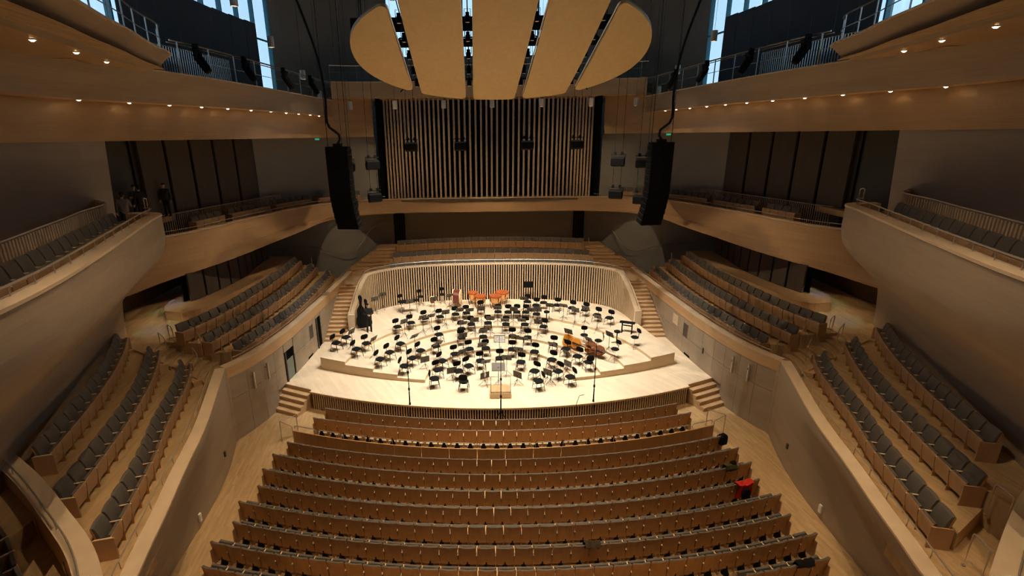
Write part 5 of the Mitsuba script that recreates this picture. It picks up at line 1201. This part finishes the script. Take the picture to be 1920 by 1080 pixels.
def person(label, m, J, top, legs, group=None, long_hair=False, extra=None):
    """J: joint positions of the pose in metres, the figure facing +y, feet at z = 0"""
    k = tag(key_for('person'), label, 'person', group)
    H_, N_ = A(J['head']), A(J['neck'])
    skin = [limb(N_, 0.055, H_ - A([0, 0, 0.05]), 0.055), m3.Manifold.batch_hull([ball(H_ + A([0, -0.015, 0.045]), 0.083), ball(H_ + A([0, 0.015, 0.0]), 0.072), ball(H_ + A([0, 0.035, -0.085]), 0.04)]),
            limb(H_ + A([0, 0.08, 0.01]), 0.010, H_ + A([0, 0.105, -0.03]), 0.013), ball(H_ + A([-0.083, 0, -0.01]), 0.02), ball(H_ + A([0.083, 0, -0.01]), 0.02), limb(H_ + A([-0.03, 0.075, 0.028]), 0.012, H_ + A([0.03, 0.075, 0.028]), 0.012)]
    for sx, nm_ in ((-1, 'l'), (1, 'r')):
        sh_, el, wr = A(J['sh' + nm_]), A(J['el' + nm_]), A(J['wr' + nm_])
        skin += [limb(sh_, 0.045, el, 0.036), limb(el, 0.036, wr, 0.026)] + hand(wr, wr - el, sx)
    skin += [m3.Manifold.batch_hull([ball(A(J['shl']) + [0.03, 0, -0.03], 0.06), ball(A(J['shr']) + [-0.03, 0, -0.03], 0.06), ball(A(J['hip']) + [0, 0, 0.1], 0.11)])]
    for nm_ in 'lr':
        skin += [limb(A(J['hp' + nm_]), 0.075, A(J['kn' + nm_]), 0.05), limb(A(J['kn' + nm_]), 0.05, A(J['an' + nm_]), 0.034)]
    part(k, 'body', shape(flesh(skin, 0.022, 4), 'skin', True), m)
    sh = [m3.Manifold.batch_hull([ball(A(J['shl']) + [0.01, 0, -0.01], 0.072), ball(A(J['shr']) + [-0.01, 0, -0.01], 0.072), ball(A(J['hip']) + [-0.06, 0, 0.16], 0.125), ball(A(J['hip']) + [0.06, 0, 0.16], 0.125)]),
          m3.Manifold.batch_hull([ball(A(J['hip']) + [-0.06, 0, 0.16], 0.125), ball(A(J['hip']) + [0.06, 0, 0.16], 0.125), ball(A(J['hip']) + [-0.05, 0, -0.03], 0.135), ball(A(J['hip']) + [0.05, 0, -0.03], 0.135)]), limb(N_ - A([0, 0, 0.05]), 0.075, N_ + A([0, 0, 0.005]), 0.062)]
    for nm_ in 'lr':
        sh_, el, wr = A(J['sh' + nm_]), A(J['el' + nm_]), A(J['wr' + nm_]); sh += [limb(sh_, 0.066, el, 0.053), limb(el, 0.053, el + (wr - el) * 0.9, 0.042)]
    part(k, 'jacket', shape(flesh(sh, 0.04, 5), top, True), m)
    tr = [m3.Manifold.batch_hull([ball(A(J['hip']) + [-0.06, 0, 0.06], 0.115), ball(A(J['hip']) + [0.06, 0, 0.06], 0.115), ball(A(J['hpl']), 0.10), ball(A(J['hpr']), 0.10)])]
    for nm_ in 'lr':
        tr += [limb(A(J['hp' + nm_]), 0.098, A(J['kn' + nm_]), 0.068), limb(A(J['kn' + nm_]), 0.068, A(J['an' + nm_]) + [0, 0, 0.0], 0.056)]
    part(k, 'trousers', shape(flesh(tr, 0.04, 5), legs, True), m)
    for nm_ in 'lr':
        an_ = A(J['an' + nm_]); part(k, 'shoe', shape(flesh([m3.Manifold.batch_hull([ball(an_ + [0, -0.03, -0.035], 0.042), ball(an_ + [0, 0.1, -0.045], 0.035), ball(an_ + [0, 0.16, -0.05], 0.028)])], 0.03, 3), 'shoe', True), m)
    hr = [m3.Manifold.batch_hull([ball(H_ + A([0, -0.03, 0.065]), 0.085), ball(H_ + A([0, 0.025, 0.085]), 0.07), ball(H_ + A([0, -0.055, 0.0]), 0.068)])]
    if long_hair: hr.append(m3.Manifold.batch_hull([ball(H_ + A([0, -0.06, 0.0]), 0.07), ball(H_ + A([0, -0.075, -0.2]), 0.055)]))
    part(k, 'hair', shape(flesh(hr, 0.03, 3), 'hair', True), m)
    for sx in (-1, 1):
        part(k, 'eye', shape(trimesh.creation.icosphere(1, 0.011), 'eye'), m @ mat4(H_ + A([sx * 0.032, 0.083, 0.008])))
    part(k, 'mouth', shape(box((0, 0, 0), (0.045, 0.012, 0.012), 0.003), 'lip'), m @ mat4(H_ + A([0, 0.078, -0.062])))
    return k
def pose(h=1.72, arms='down', turn=0.0):
    s_ = h / 1.72
    J = dict(head=(0, 0.02, 1.60), neck=(0, 0, 1.44), shl=(-0.19, 0, 1.38), shr=(0.19, 0, 1.38), hip=(0, 0, 0.95), hpl=(-0.09, 0, 0.90), hpr=(0.09, 0, 0.90), knl=(-0.10, 0.02, 0.49), knr=(0.10, 0.02, 0.49), anl=(-0.11, 0, 0.085), anr=(0.11, 0, 0.085))
    if arms == 'down': J |= dict(ell=(-0.26, -0.02, 1.10), elr=(0.26, -0.02, 1.10), wrl=(-0.28, 0.04, 0.86), wrr=(0.28, 0.04, 0.86))
    if arms == 'held': J |= dict(ell=(-0.27, 0.0, 1.11), elr=(0.27, 0.0, 1.11), wrl=(-0.07, 0.2, 1.08), wrr=(0.06, 0.22, 1.10))
    if arms == 'one': J |= dict(ell=(-0.26, -0.02, 1.10), elr=(0.27, 0.02, 1.12), wrl=(-0.28, 0.04, 0.86), wrr=(0.14, 0.24, 1.17))
    if arms == 'crossed': J |= dict(ell=(-0.26, 0.06, 1.12), elr=(0.26, 0.06, 1.12), wrl=(0.07, 0.19, 1.14), wrr=(-0.07, 0.17, 1.18))
    return {k_: tuple(A(v) * s_) for k_, v in J.items()}
person('person in black standing on the stage beside the instrument case, hands held in front', mat4((-7.55, 28.0, 0.68), math.radians(200)), pose(1.76, 'held'), 'cloth_black', 'cloth_black')
k = root('landing_left'); structp(k, 'floor', slab([(-15.2, 20.0), (-17.3, 24.3), (-17.4, 27.2), (-19.6, 27.2), (-19.6, 20.0)], 7.7, 8.0), 'parquet')
k = root('landing_right'); structp(k, 'floor', mirror(slab([(-15.2, 20.0), (-17.3, 24.3), (-17.4, 27.2), (-19.6, 27.2), (-19.6, 20.0)], 7.7, 8.0)), 'parquet')
VIS = [((-17.35, 21.3), 40, 'down', 'cloth_black', 'cloth_black', 'person in dark clothes standing outermost, farthest left of the visitors in the box doorway', False, 1.72),
       ((-16.85, 21.7), 0, 'down', 'cloth_dark', 'cloth_black', 'person in dark clothes with long hair, second from the left of the visitors', True, 1.68),
       ((-16.55, 22.15), 120, 'one', 'cloth_white', 'cloth_black', 'person in a pale shirt and dark trousers holding a white paper', False, 1.66),
       ((-17.95, 25.1), -60, 'crossed', 'cloth_grey', 'cloth_black', 'person in a grey top with folded arms beside the dark panels', False, 1.74),
       ((-17.45, 24.7), 150, 'down', 'cloth_black', 'cloth_black', 'person in black seen from behind, right of the one in grey', False, 1.74),
       ((-17.25, 26.4), -90, 'down', 'cloth_dark', 'cloth_black', 'person in dark clothes alone before the dark panels', False, 1.70)]
for (x, y), h, arms, top, legs, lb, lh, tall in VIS:
    person(lb, mat4((x, y, 8.01), math.radians(h - 90)), pose(tall, arms), top, legs, 'visitors behind the left box', lh)
x, y = VIS[2][0]
M_ = mat4((x, y, 8.01), math.radians(120 - 90))
single('paper', box((0, 0, 0), (0.21, 0.012, 0.15)), 'white', 'white paper held by the person in the pale shirt', 'paper', m=M_ @ mat4((0.12, 0.335, 1.15), 0, -0.5))
